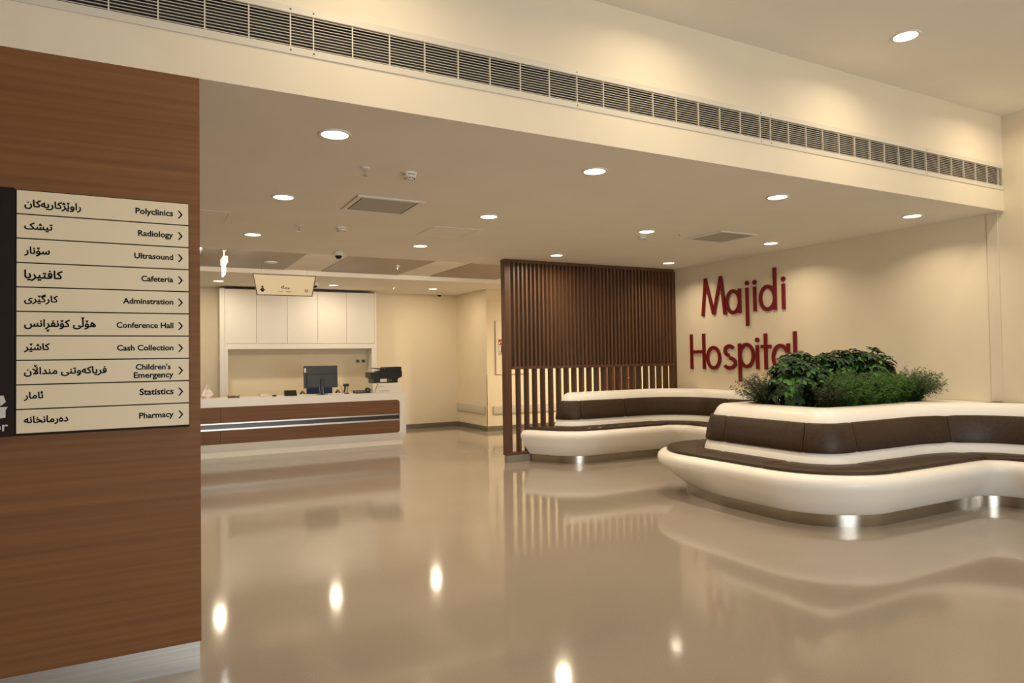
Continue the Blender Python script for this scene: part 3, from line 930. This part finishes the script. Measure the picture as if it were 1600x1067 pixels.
SHELL_UP = [(0.40, 0.458), (0.412, 0.50), (0.425, 0.54), (0.452, 0.585), (0.512, 0.840), (0.516, 0.858), (0.530, 0.885), (0.552, 0.922), (0.580, 0.950), (0.615, 0.965), (0.66, 0.970)]
def bench(label, path, clips, seat_seams, back_seams, depth=0.66):
    P = path; N = len(P.p)
    c = (sum(p.x for p in P.p) / N, sum(p.y for p in P.p) / N, 0.0)
    t = thing('curved_bench', label, 'bench', c, 'curved benches')
    def cut(b, cap=False):
        for co, no in clips:
            ed = b.clip(co, no)
            if cap and ed:
                try: bmesh.ops.triangle_fill(b.bm, edges=ed, use_beauty=True)
                except Exception: pass
    b = B()
    b.grid([[P.at(i, P.dB[i] + 0.022, 0.0), P.at(i, P.dB[i] + 0.022, 0.112)] for i in range(N)]); cut(b)
    tag(b.obj('plinth', MT['steel'], t, c, 40), 'shiny steel plinth')
    b = B(); rows = []
    for i in range(N):
        dB = P.dB[i]; r = [P.at(i, dB + 0.05, 0.108), P.at(i, dB + 0.008, 0.106), P.at(i, dB, 0.112)]
        for k in range(1, 9):
            s = k / 8
            r.append(P.at(i, dB + (-0.088 - dB) * s - 0.010 * math.sin(PI * s), 0.112 + (0.330 - 0.112) * s))
        r += [P.at(i, d, z) for d, z in ((-0.098, 0.352), (-0.102, 0.375), (-0.100, 0.398), (-0.090, 0.420), (-0.072, 0.438), (-0.048, 0.450), (-0.015, 0.456), (0.10, 0.458), (0.38, 0.458))]
        rows.append(r)
    b.grid(rows); cut(b)
    b.obj('seat_shell', MT['solid'], t, c, 60)
    b = B()
    prof = SHELL_UP + ([(0.70, 0.970), (depth, 0.970)] if depth > 0.70 else [])
    b.grid([[P.at(i, d, z) for d, z in prof] for i in range(N)]); cut(b)
    bk = b.obj('backrest_shell', MT['solid'], t, c, 60)
    def pads(name, seams, prof, gap=0.0035):
        idx = [0] + sorted(P.nearest(s) for s in seams) + [N - 1]
        for a, e in zip(idx, idx[1:]):
            b = B()
            rows = []
            m = e - a
            for i in range(a, e + 1):
                # a small rounding at both ends of the upholstered piece
                q = min((i - a), (e - i))
                shrink = 0.006 if q == 0 else 0.0
                row = []
                cx = sum(d for d, z in prof) / len(prof); cz = sum(z for d, z in prof) / len(prof)
                for d, z in prof:
                    dd = d + (shrink if d < cx else -shrink); zz = z + (shrink if z < cz else -shrink)
                    v = Vector(P.at(i, dd, zz))
                    if i == a and a != 0: v += Vector((*(P.p[i + 1] - P.p[i]).normalized(), 0)) * gap
                    if i == e and e != N - 1: v -= Vector((*(P.p[i] - P.p[i - 1]).normalized(), 0)) * gap
                    row.append(v)
                rows.append(row)
            V = b.grid(rows, close=True)
            b.bm.faces.new(V[0]); b.bm.faces.new(V[-1])
            cut(b, True)
            if len(b.bm.verts) > 8:
                b.obj(name, MT['leather'], t, c, 40)
    pads('seat_cushion', seat_seams, [(0.004, 0.461), (0.000, 0.472), (0.004, 0.484), (0.014, 0.491), (0.10, 0.495), (0.20, 0.496), (0.30, 0.494), (0.380, 0.491), (0.394, 0.484), (0.397, 0.461)])
    pads('back_cushion', back_seams, [(0.438, 0.578), (0.424, 0.584), (0.420, 0.596), (0.434, 0.68), (0.454, 0.76), (0.478, 0.836), (0.486, 0.846), (0.500, 0.850), (0.512, 0.848), (0.450, 0.580)])
    return t, bk

# planter bench: along the right wall, out round the planter and back to the wall
pts = fillet_path([(7.20, 1.9), (7.20, 3.63), (4.94, 3.63), (4.94, 6.15), (7.12, 6.15), (7.12, 6.80)], [0.25, 0.74, 0.70, 0.25])
tipw = lambda p: smooth01(p.y, 4.9, 5.7) * (1 - smooth01(p.x, 5.5, 6.4))
pa = Path(pts, lambda p: 0.055 + 0.13 * tipw(p), lambda p: 1.0 - 0.24 * smooth01(p.x, 6.75, 7.2))
t1, bk1 = bench('white curved bench with brown cushions wrapped round the green planter', pa, [((7.694, 0, 0), (1, 0, 0))],
                [(7.2, 2.9), (7.05, 3.64), (5.67, 3.63), (4.94, 4.43), (4.94, 5.28), (5.80, 6.15), (6.9, 6.15)],
                [(7.2, 2.9), (7.02, 3.64), (5.80, 3.63), (4.95, 4.28), (4.94, 5.30), (5.9, 6.15), (6.9, 6.15)])
# top ledge with the planting pit
N = len(pa.p)
loop = [pa.at(i, 0.66, 0.970) for i in range(N)]
loop = [p for p in loop if p[0] < 7.66 and 3.85 < p[1] < 5.95]
b = B()
def rrect(x0, x1, y0, y1, r, n=6):
    o = []
    for cx, cy, a in ((x1 - r, y1 - r, 0), (x0 + r, y1 - r, 90), (x0 + r, y0 + r, 180), (x1 - r, y0 + r, 270)):
        for k in range(n + 1):
            o.append((cx + r * math.cos(R(a + 90 * k / n)), cy + r * math.sin(R(a + 90 * k / n))))
    return o
PIT = rrect(5.76, 7.50, 4.385, 5.40, 0.12)
outer = [b.bm.verts.new(p) for p in loop] + [b.bm.verts.new((7.694, loop[-1][1], 0.970)), b.bm.verts.new((7.694, loop[0][1], 0.970))]
inner = [b.bm.verts.new((x, y, 0.970)) for x, y in PIT]
ed = [b.bm.edges.new((outer[i], outer[(i + 1) % len(outer)])) for i in range(len(outer))] + [b.bm.edges.new((inner[i], inner[(i + 1) % len(inner)])) for i in range(len(inner))]
bmesh.ops.triangle_fill(b.bm, use_beauty=True, use_dissolve=False, edges=ed)
low = [b.bm.verts.new((x, y, 0.84)) for x, y in PIT]
for i in range(len(PIT)):
    j = (i + 1) % len(PIT)
    b.bm.faces.new((inner[i], inner[j], low[j], low[i]))
b.obj('ledge', MT['solid'], t1, t1['_w'])
b = B(); b.prism(PIT, 0.845, 0.885, 'XY'); b.obj('soil', MT['soil'], t1, t1['_w'])

# far bench along the screen
pts = fillet_path([(7.12, 6.81), (7.12, 7.92), (5.20, 7.92), (4.40, 9.43)], [0.26, 0.70])
pb = Path(pts, lambda p: 0.03, lambda p: 1.0 - 0.15 * smooth01(p.x, 6.8, 7.12))
t2, bk2 = bench('white curved bench with brown cushions along the walnut slatted screen', pb, [((7.694, 0, 0), (1, 0, 0)), ((0, 8.592, 0), (0, 1, 0))],
                [(7.12, 7.3), (6.9, 7.92), (5.9, 7.92)],
                [(7.12, 7.35), (6.45, 7.92), (5.62, 7.93)], depth=0.80)

# ------------------------------------------------------------------ plants in the planter
rnd = random.Random(7)
def leaf(bm, base, d, up, L, W, droop, nseg=3):
    """one pointed, slightly folded leaf blade"""
    side = d.cross(up).normalized()
    ws = (0.25, 0.95, 0.85, 0.0) if nseg == 3 else (0.3, 1.0, 0.0)
    prev = None
    for k in range(nseg + 1):
        s = k / nseg
        p = base + d * (L * s) - up * (droop * L * s * s)
        wv = W * ws[k] / 2
        if wv == 0:
            tip = bm.verts.new(p)
            bm.faces.new((prev[0], prev[1], tip)); bm.faces.new((prev[1], prev[2], tip))
        else:
            cur = (bm.verts.new(p - side * wv + up * wv * 0.25), bm.verts.new(p), bm.verts.new(p + side * wv + up * wv * 0.25))
            if prev:
                bm.faces.new((prev[0], prev[1], cur[1], cur[0])); bm.faces.new((prev[1], prev[2], cur[2], cur[1]))
            prev = cur

def rand_dir(r, up=0.0):
    while True:
        v = Vector((r.uniform(-1, 1), r.uniform(-1, 1), r.uniform(-1, 1)))
        if 0.05 < v.length < 1:
            v.normalize(); v.z += up
            return v.normalized()

def broad_shrub(c, rx, ry, h, n, seed, label):
    """umbrella-leaved shrub: rosettes of seven leaflets on thin stems"""
    r = random.Random(seed)
    c = Vector(c)
    t = thing('leafy_shrub', label, 'plant', tuple(c), 'broad-leaved shrubs in the planter')
    bl, bs = B(), B()
    for k in range(5):
        a = r.uniform(0, 2 * PI); q = Vector((rx * 0.6 * math.cos(a), ry * 0.6 * math.sin(a), h * r.uniform(0.6, 0.85)))
        bs.tube([c, c + Vector((q.x * 0.3, q.y * 0.3, q.z * 0.5)), c + q], 0.008, 6, 0.004)
    for k in range(n):
        d = rand_dir(r, 0.35)
        s = r.uniform(0.30, 1.0) ** 0.6
        p = c + Vector((d.x * rx * s, d.y * ry * s, h * 0.52 + d.z * h * 0.48 * s))
        p.z = max(p.z, c.z + 0.06)
        up = (d * 0.9 + Vector((0, 0, 0.7)) + rand_dir(r) * 0.3).normalized()
        e = up.orthogonal().normalized()
        f_ = up.cross(e)
        L = r.uniform(0.058, 0.088); m = r.choice((6, 7, 8)); a0 = r.uniform(0, 6.28)
        bs.tube([p - up * 0.09 - d * 0.03, p], 0.0022, 4)
        for j in range(m):
            a = a0 + 2 * PI * j / m
            dd = (e * math.cos(a) + f_ * math.sin(a) + up * r.uniform(-0.15, 0.25)).normalized()
            uu = (up - dd * up.dot(dd)).normalized()
            leaf(bl.bm, p + dd * 0.008, dd, uu, L * r.uniform(0.85, 1.1), L * 0.56, r.uniform(0.15, 0.45))
    bs.obj('stems', MT['stem'], t, tuple(c))
    bl.obj('foliage', MT['broad_leaf'], t, tuple(c))
    return t

def feathery(c, spread, h, n, seed, label, m, name, group, dens=1.0, lean=(0, 0), nl=0.034, nw=0.0070):
    """fine-leaved fern or heath: arching sprays set with needle leaves"""
    r = random.Random(seed)
    c = Vector(c)
    t = thing(name, label, 'plant', tuple(c), group)
    bl, bs = B(), B()
    for k in range(n):
        a = r.uniform(0, 2 * PI)
        out = spread * math.sqrt(r.uniform(0.05, 1.0))
        hh = h * r.uniform(0.55, 1.0) * (1 - 0.25 * out / spread)
        e = Vector((math.cos(a) * out + lean[0] * r.uniform(0.3, 1), math.sin(a) * out + lean[1] * r.uniform(0.3, 1), hh))
        b0 = c + Vector((math.cos(a), math.sin(a), 0)) * r.uniform(0, 0.05)
        pts = []
        for s in range(8):
            u = s / 7
            p = b0 + Vector((e.x * u ** 1.4, e.y * u ** 1.4, e.z * (1.25 * u - 0.25 * u * u)))
            pts.append(p)
        bs.tube(pts, 0.0026, 4, 0.0010)
        steps = int(16 * dens)
        for q in range(steps):
            u = 0.18 + 0.82 * q / (steps - 1)
            i = min(6, int(u * 7)); fr = u * 7 - i
            p = pts[i] + (pts[i + 1] - pts[i]) * fr
            tan = (pts[i + 1] - pts[i]).normalized()
            for g in range(2):
                sd = tan.orthogonal().normalized()
                sd.rotate(Matrix.Rotation(r.uniform(0, 6.28), 3, tan))
                bd = (sd + tan * 0.6).normalized()
                BL = nl * 2.2 * (1.15 - 0.75 * u) * r.uniform(0.7, 1.2)
                for w_ in range(int(5 * dens)):
                    pp = p + bd * BL * (w_ + 1) / (5 * dens)
                    nd = (bd * 0.7 + rand_dir(r) * 0.8).normalized()
                    nn = nd.orthogonal().normalized() * nw / 2
                    tip = pp + nd * nl * r.uniform(0.6, 1.0)
                    bl.bm.faces.new((bl.bm.verts.new(pp - nn), bl.bm.verts.new(pp + nn), bl.bm.verts.new(tip)))
    bs.obj('stems', MT['stem'], t, tuple(c))
    bl.obj('foliage', m, t, tuple(c))
    return t

ZS = 0.883
broad_shrub((5.99, 4.86, ZS), 0.30, 0.32, 0.60, 190, 11, 'dark broad-leaved shrub at the left front corner of the planter')
broad_shrub((6.27, 5.10, ZS), 0.30, 0.26, 0.65, 150, 12, 'dark broad-leaved shrub, second from the left in the planter')
broad_shrub((6.56, 4.93, ZS), 0.30, 0.26, 0.64, 165, 13, 'dark broad-leaved shrub behind the middle of the feathery ferns')
broad_shrub((6.86, 4.96, ZS), 0.29, 0.27, 0.69, 165, 14, 'tall dark broad-leaved shrub, second from the right in the planter')
broad_shrub((7.16, 4.84, ZS), 0.27, 0.25, 0.68, 165, 15, 'tall broad-leaved shrub at the right end of the planter back row')
FG = 'feathery ferns along the planter front'
feathery((6.03, 4.52, ZS), 0.20, 0.38, 60, 21, 'thin brownish green fern at the front corner of the planter', MT['heath_leaf'], 'feathery_fern', FG, 0.8)
feathery((6.24, 4.52, ZS), 0.24, 0.46, 110, 22, 'bushy bright green feathery fern, second from the planter front corner', MT['fern_leaf'], 'feathery_fern', FG)
feathery((6.49, 4.53, ZS), 0.24, 0.45, 110, 23, 'bushy feathery fern in front of the middle broad-leaved shrub', MT['fern_leaf'], 'feathery_fern', FG)
feathery((6.76, 4.53, ZS), 0.24, 0.44, 110, 24, 'bushy feathery fern in front of the tallest broad-leaved shrub', MT['fern_leaf'], 'feathery_fern', FG)
feathery((7.03, 4.53, ZS), 0.22, 0.44, 105, 25, 'bushy feathery fern, second from the right end of the planter front', MT['fern_leaf'], 'feathery_fern', FG)
feathery((7.28, 4.52, ZS), 0.23, 0.50, 105, 26, 'loose feathery fern leaning out at the right end of the planter', MT['fern_right'], 'feathery_fern', FG, 0.9, (0.05, -0.16))
feathery((5.89, 5.17, ZS), 0.20, 0.46, 120, 27, 'airy dark green heath spreading over the left end of the planter', MT['heath_leaf'], 'airy_heath', None, 0.9, (-0.18, 0.06), 0.022, 0.0065)

# ------------------------------------------------------------------ reception counter
YC = 11.54
XE = 4.045
c = (1.6, YC, 0.0)
t = thing('reception_counter', 'long white reception counter faced with walnut and steel strips', 'reception counter', c)
XS = -2.6
b = B(); b.box(XS, 3.985, YC + 0.050, YC + 0.62, 0.0, 0.0915); b.obj('plinth', MT['plastic_white'], t, c)
# white body: front outline with a rounded lower right corner, opening for the walnut facing
def corner(cx, cz, r, a0, a1, n=8):
    return [(cx + r * math.cos(R(a0 + (a1 - a0) * k / n)), cz + r * math.sin(R(a0 + (a1 - a0) * k / n))) for k in range(n + 1)]
outl = [(XS, 0.092)] + corner(XE - 0.07, 0.092 + 0.07, 0.07, -90, 0) + corner(XE - 0.025, 0.915 - 0.025, 0.025, 0, 90) + [(XS, 0.915)]
hole = [(XS + 0.03, 0.215)] + corner(3.925 - 0.055, 0.215 + 0.055, 0.055, -90, 0) + corner(3.925 - 0.055, 0.792 - 0.055, 0.055, 0, 90) + [(XS + 0.03, 0.792)]
b = B()
bm = b.bm
fo = [bm.verts.new((x, YC + 0.045 * max(0.0, min(1.0, (0.205 - z) / 0.113)), z)) for x, z in outl]; fh = [bm.verts.new((x, YC, z)) for x, z in hole]
ed = [bm.edges.new((l[i], l[(i + 1) % len(l)])) for l in (fo, fh) for i in range(len(l))]
bmesh.ops.triangle_fill(bm, use_beauty=True, use_dissolve=False, edges=ed)
ho = [bm.verts.new((x, YC + 0.03, z)) for x, z in hole]
bo = [bm.verts.new((x, YC + 0.66, z)) for x, z in outl]
for l, l2 in ((fh, ho), (fo, bo)):
    for i in range(len(l)):
        j = (i + 1) % len(l)
        bm.faces.new((l[i], l[j], l2[j], l2[i]))
bm.faces.new(bo)
b.obj('body', MT['solid'], t, c, 30)
def clipz(poly, z0, z1):
    """the part of the facing outline between two heights"""
    def cl(pp, zc, keep):
        o = []
        for i in range(len(pp)):
            p, q = pp[i], pp[(i + 1) % len(pp)]
            ip, iq = keep(p[1]), keep(q[1])
            if ip: o.append(p)
            if ip != iq:
                s = (zc - p[1]) / (q[1] - p[1]); o.append((p[0] + (q[0] - p[0]) * s, zc))
        return o
    return cl(cl(poly, z0, lambda z: z >= z0), z1, lambda z: z <= z1)
def clipx(poly, x0, x1):
    sw = [(z, x) for x, z in poly]
    return [(x, z) for z, x in clipz(sw, x0, x1)]
inner_ = [(XS + 0.031, 0.2165)] + corner(3.923 - 0.054, 0.2165 + 0.054, 0.054, -90, 0) + corner(3.923 - 0.054, 0.7905 - 0.054, 0.054, 0, 90) + [(XS + 0.031, 0.7905)]
for z0, z1 in ((0.217, 0.425), (0.548, 0.790)):
    for x0, x1 in ((XS + 0.03, 1.002), (1.006, 4.0)):
        b = B(); b.prism(clipx(clipz(inner_, z0, z1), x0, x1), YC + 0.003, YC + 0.028); b.obj('facing_panel', MT['wood_counter'], t, c)
for z0, z1 in ((0.427, 0.457), (0.522, 0.546)):
    b = B(); b.box(XS + 0.04, 3.920, YC + 0.001, YC + 0.028, z0, z1, 0.002); tag(b.obj('steel_strip', MT['steel_matte'], t, c), 'shiny steel strip')
b = B(); b.box(XS + 0.04, 3.920, YC + 0.024, YC + 0.0285, 0.455, 0.522); tag(b.obj('groove', MT['groove'], t, c), 'dark groove between the strips')  # plain dark strip set back between the two steel ones

# ------------------------------------------------------------------ white wall cabinets with an open niche below
YK = 13.66
c = (2.66, 14.05, 0.0)
t = thing('wall_cabinet', 'white cabinet unit with five tall doors on the reception back wall', 'cabinet', c)
b = B()
b.box(1.185, 1.270, YK, 14.049, 0.0, 2.875, 0.002)
b.box(4.125, 4.165, YK, 14.049, 1.835, 2.875, 0.002)
b.box(1.270, 4.125, YK + 0.022, 14.049, 1.835, 2.873)
b.obj('carcass', MT['cabinet'], t, c)
b = B(); b.box(1.27, 4.165, YK - 0.004, 14.049, 1.735, 1.834, 0.002); b.obj('lower_shelf', MT['cabinet'], t, c)
for x0, x1 in ((4.060, 4.165), (1.270, 1.325)):
    b = B(); b.box(x0, x1, YK, 14.049, 0.0, 1.735, 0.002); b.obj('side_panel', MT['cabinet'], t, c)
for x0, x1 in ((1.276, 1.827), (1.832, 2.394), (2.399, 2.973), (2.978, 3.544), (3.549, 4.121)):
    b = B(); b.box(x0, x1, YK, YK + 0.020, 1.842, 2.862, 0.0015); b.obj('door', MT['cabinet'], t, c)
b = B(); b.box(1.27, 4.125, YK + 0.005, YK + 0.021, 2.866, 2.882); b.obj('top_gap_shade', MT['frame_dark'], t, c)  # solid dark strip standing for the shade above the doors

for k, (x, lab) in enumerate(((3.873, 'grey wall socket in the cabinet niche, further from the printer'), (3.990, 'grey wall socket in the cabinet niche, nearer the printer'))):
    cc = (x, 14.05, 1.477)
    t = thing('wall_socket', lab, 'wall outlet', cc, 'sockets in the cabinet niche')
    b = B(); b.box(x - 0.045, x + 0.045, 14.038, 14.05, 1.435, 1.52, 0.003); b.obj('plate', MT['rail'], t, cc)
    b = B(); b.box(x - 0.030, x + 0.030, 14.034, 14.039, 1.452, 1.503, 0.002); b.obj('insert', MT['plastic_dark'], t, cc)

# bumper rails and fire cabinet on the corner block
for q, lab in (((6.100, 6.132, 12.62, 14.03), 'grey bumper rail on the side of the corner block, beside the reception'), ((6.265, 8.95, 12.51, 12.542), 'grey bumper rail under the fire cabinet')):
    cc = ((q[0] + q[1]) / 2, (q[2] + q[3]) / 2, 0.43)
    b = B(); b.box(*q, 0.343, 0.518, 0.012, 3); tag(b.obj('bumper_rail', MT['rail'], loc=cc, smooth=40), lab, 'wall rail', 'wall bumper rails')
cc = (6.74, 12.55, 1.16)
t = thing('fire_cabinet', 'cream flush fire cabinet beside the slatted screen, red sticker on its door', 'fire cabinet', cc)
b = B(); b.box(6.34, 7.14, 12.515, 12.549, 1.161, 2.266, 0.004); b.obj('door', MT['wall'], t, cc)
b = B(); b.box(6.335, 7.145, 12.530, 12.549, 1.155, 2.272); b.obj('frame', MT['rail'], t, cc)
b = B(); b.box(6.396, 6.492, 12.512, 12.516, 1.765, 1.885); tag(b.obj('sticker', MT['red_label'], t, cc), 'red sticker')
b = B(); b.box(6.405, 6.430, 12.5105, 12.5125, 1.780, 1.830); b.box(6.440, 6.482, 12.5105, 12.5125, 1.815, 1.850); b.obj('sticker_marks', MT['flag_white'], t, cc)
b = B(); b.box(6.396, 6.492, 12.508, 12.516, 1.555, 1.760, 0.003); h = b.obj('latch_plate', MT['steel_matte'], t, cc)
b = B(); b.box(6.415, 6.445, 12.505, 12.509, 1.64, 1.75); b.obj('handle_insert', MT['plastic_white'], h, cc)
b = B(); b.box(6.450, 6.478, 12.505, 12.509, 1.61, 1.75); b.obj('recess', MT['plastic_dark'], h, cc)

# ------------------------------------------------------------------ things on the counter
ZT = 0.915
# monitor seen from behind
cc = (2.64, 11.9, ZT)
t = thing('computer_monitor', 'large black computer monitor seen from behind on the reception counter', 'monitor', cc)
rx = Matrix.Rotation(R(-3), 3, 'X')
b = B(); b.box(2.350, 2.925, 11.90, 11.935, 1.030, 1.410, 0.006, rot=rx)
m_ = b.obj('screen_housing', MT['plastic_dark'], t, cc)
b = B(); b.box(2.395, 2.895, 11.868, 11.903, 1.045, 1.265, 0.008, rot=rx); b.obj('rear_bulge', MT['plastic_dark'], m_, cc)
b = B(); b.box(2.356, 2.386, 11.893, 11.900, 1.300, 1.372); tag(b.obj('sticker', MT['screen'], m_, cc), 'white sticker')
b = B(); b.box(2.62, 2.68, 11.845, 11.875, ZT + 0.01, 1.18, 0.006); b.obj('stand_neck', MT['plastic_black'], t, cc)
b = B(); b.lathe([(0.10, 0), (0.10, 0.006), (0.04, 0.010)], (2.65, 11.87, ZT), 28); b.obj('stand_base', MT['plastic_black'], t, cc, 40)
b = B(); b.tube([(2.60, 11.862, 1.08), (2.60, 11.84, 1.0), (2.61, 11.82, ZT + 0.006)], 0.005, 6); b.tube([(2.655, 11.842, 1.06), (2.655, 11.83, 1.0), (2.66, 11.80, ZT + 0.006)], 0.006, 6); b.tube([(2.905, 11.90, 1.075), (2.97, 11.90, 1.06), (3.00, 11.88, 0.98), (3.005, 11.86, ZT + 0.006)], 0.004, 6)
b.obj('cables', MT['cable_grey'], t, cc)

# office chair with a blue back behind the monitor
cc = (2.78, 12.66, 0.0)
t = thing('office_chair', 'dark office chair with blue cloth on its back behind the monitor', 'chair', cc)
b = B(); b.box(2.53, 3.03, 12.40, 12.90, 0.44, 0.52, 0.03, 3); b.obj('seat', MT['plastic_dark'], t, cc)
b = B(); b.box(2.545, 3.01, 12.62, 12.68, 0.58, 1.04, 0.028, 3); b.obj('backrest', MT['blue_cloth'], t, cc)
for s in (2.46, 3.10):
    b = B(); b.tube([(s, 12.40, 0.50), (s, 12.38, 0.80), (s + (2.78 - s) * 0.03, 12.40, 0.905), (s, 12.60, 0.950), (s, 12.72, 0.915), (s, 12.74, 0.50)], 0.018, 8); b.obj('armrest', MT['brown_box'], t, cc, 50)
b = B(); b.lathe([(0.03, 0.06), (0.03, 0.44)], (2.78, 12.65, 0), 16)
for k in range(5):
    a = 2 * PI * k / 5; b.tube([(2.78, 12.65, 0.09), (2.78 + 0.28 * math.cos(a), 12.65 + 0.28 * math.sin(a), 0.06)], 0.016, 6)
    b.lathe([(0.025, 0.0), (0.028, 0.03), (0.02, 0.055)], (2.78 + 0.28 * math.cos(a), 12.65 + 0.28 * math.sin(a), 0), 10)
b.obj('base', MT['plastic_black'], t, cc, 50)

# barcode scanner in its stand
cc = (3.08, 11.9, ZT)
t = thing('barcode_scanner', 'black barcode scanner upright in its stand right of the monitor', 'scanner', cc)
b = B(); b.box(3.025, 3.115, 11.85, 11.95, 1.040, 1.088, 0.016, 3); b.tube([(3.055, 11.90, 1.05), (3.045, 11.89, 0.98), (3.030, 11.89, 0.93)], 0.014, 10); b.obj('scanner_head', MT['plastic_black'], t, cc, 50)
b = B(); b.tube([(3.092, 11.90, 1.045), (3.095, 11.90, ZT + 0.01)], 0.006, 8); b.lathe([(0.045, 0), (0.045, 0.008), (0.02, 0.014)], (3.085, 11.90, ZT), 20); b.obj('stand', MT['plastic_black'], t, cc, 50)

# desk phone
cc = (3.33, 11.86, ZT)
t = thing('desk_phone', 'low black desk phone beside the printer on the counter', 'phone', cc)
b = B(); b.prism([(11.76, ZT), (11.96, ZT), (11.96, ZT + 0.050), (11.76, ZT + 0.018)], 3.205, 3.46, 'YZ'); b.obj('body', MT['plastic_black'], t, cc)
b = B(); b.tube([(3.435, 11.95, ZT + 0.045), (3.450, 11.94, ZT + 0.075), (3.452, 11.86, ZT + 0.078), (3.450, 11.78, ZT + 0.060), (3.440, 11.77, ZT + 0.03)], 0.020, 10); b.obj('handset', MT['plastic_black'], t, cc, 50)

# white printer carrying the black one
cc = (3.77, 11.88, ZT)
t = thing('printer', 'white printer on the counter end under the black one', 'printer', cc)
b = B(); b.box(3.50, 4.015, 11.72, 12.08, ZT, 1.085, 0.010, 2); b.obj('body', MT['plastic_white'], t, cc)
b = B(); b.box(3.575, 3.985, 11.714, 11.722, ZT + 0.030, 1.060, 0.003); b.obj('rear_cover', MT['cabinet'], t, cc)
b = B()
for x0, x1 in ((3.585, 3.61), (3.62, 3.66), (3.67, 3.70)):
    b.box(x0, x1, 11.711, 11.715, 1.018, 1.026)
b.box(3.575, 3.595, 11.711, 11.715, 1.062, 1.074); b.box(3.61, 3.80, 11.711, 11.715, 0.944, 0.950)
b.obj('markings', MT['cable_grey'], t, cc)
cc = (3.74, 11.88, 1.085)
t = thing('printer', 'black multifunction printer standing on the white printer', 'printer', cc)
b = B(); b.box(3.515, 3.64, 11.74, 12.05, 1.086, 1.165, 0.006); b.box(3.855, 3.965, 11.74, 12.05, 1.086, 1.165, 0.006); b.box(3.60, 3.90, 11.78, 12.05, 1.086, 1.096); b.obj('base', MT['plastic_black'], t, cc)
b = B(); b.prism([(3.46, 1.185), (3.52, 1.160), (3.97, 1.160), (4.035, 1.190), (4.035, 1.290), (3.46, 1.275)], 11.72, 12.06); b.obj('body', MT['plastic_black'], t, cc)
b = B(); b.prism([(3.61, 1.275), (3.63, 1.300), (3.72, 1.305), (3.74, 1.365), (4.035, 1.368), (4.037, 1.285)], 11.75, 12.04); b.obj('document_feeder', MT['plastic_black'], t, cc)
b = B(); b.prism([(3.535, 1.345), (3.54, 1.355), (3.73, 1.340), (3.73, 1.318)], 11.80, 12.00); b.obj('paper_tray', MT['plastic_black'], t, cc)
b = B(); b.tube([(3.585, 11.735, 1.10), (3.57, 11.71, 1.03), (3.535, 11.70, 0.97), (3.525, 11.69, ZT + 0.006)], 0.005, 6); b.obj('power_cable', MT['cable_grey'], t, cc)

# card terminal, little box, card, card holder and flags
cc = (2.12, 11.86, ZT)
t = thing('card_terminal', 'small black tilted screen terminal left of the monitor', 'card terminal', cc)
b = B(); b.prism([(11.80, ZT), (11.92, ZT), (11.92, ZT + 0.090), (11.885, ZT + 0.092)], 2.025, 2.218, 'YZ'); b.obj('body', MT['plastic_black'], t, cc)
b = B(); b.box(2.10, 2.16, 11.84, 11.86, ZT + 0.02, ZT + 0.05, 0.004); b.obj('socket_cover', MT['plastic_dark'], t, cc)
b = B(); b.box(1.830, 1.893, 11.83, 11.88, ZT, ZT + 0.026, 0.004); tag(b.obj('stapler_box', MT['plastic_black'], loc=(1.86, 11.86, ZT)), 'tiny black box on the counter left of the screen terminal', 'box')
cc = (1.70, 11.88, ZT)
b = B(); b.box(1.635, 1.765, 11.83, 11.93, ZT, ZT + 0.050, 0.008); tag(b.obj('card_box', MT['cream_box'], loc=cc), 'small cream box on the counter near the middle', 'box')
cc = (1.23, 11.86, ZT)
t = thing('card_holder', 'small brown wooden holder with raised ends on the counter', 'holder', cc)
b = B(); b.box(1.145, 1.32, 11.83, 11.90, ZT, ZT + 0.018, 0.003); b.obj('base', MT['brown_box'], t, cc)
b = B(); b.prism([(1.16, ZT + 0.016), (1.305, ZT + 0.016), (1.305, ZT + 0.026), (1.27, ZT + 0.034), (1.232, ZT + 0.040), (1.195, ZT + 0.034), (1.16, ZT + 0.026)], 11.872, 11.882); b.obj('back_plate', MT['brown_box'], t, cc)
for x in (1.145, 1.310):
    b = B(); b.box(x, x + 0.010, 11.86, 11.895, ZT + 0.016, ZT + 0.048, 0.002); b.obj('upright', MT['brown_box'], t, cc)

def flag(name, x, y, poly, m, label):
    cc = (x, y, ZT)
    t = thing(name, label, 'flag', cc, 'table flags')
    b = B(); b.lathe([(0.035, 0), (0.035, 0.010), (0.012, 0.016)], cc, 20); b.obj('base', MT['chrome'], t, cc, 40)
    b = B(); b.tube([(x, y, ZT + 0.012), (poly[0][0] - 0.003, y, poly[0][1] + 0.01)], 0.003, 6); b.obj('pole', MT['chrome'], t, cc)
    b = B(); b.prism(poly, y - 0.004, y - 0.001); b.obj('cloth', m, t, cc)
flag('table_flag', 0.80, 11.9, [(0.838, 1.152), (0.868, 1.085), (0.905, 1.035), (0.935, 0.995), (0.915, 0.925), (0.895, 0.917), (0.85, 0.940), (0.755, 0.962)], MT['flag_white'], 'small white and orange table flag on the counter by the walnut wall')
flag('table_flag', 0.665, 11.96, [(0.705, 1.050), (0.730, 1.010), (0.745, 0.985), (0.725, 0.945), (0.700, 0.918), (0.640, 0.930)], MT['flag_green'], 'small green table flag mostly hidden behind the walnut wall edge')

for o in bpy.data.objects:
    if '_w' in o: del o['_w']
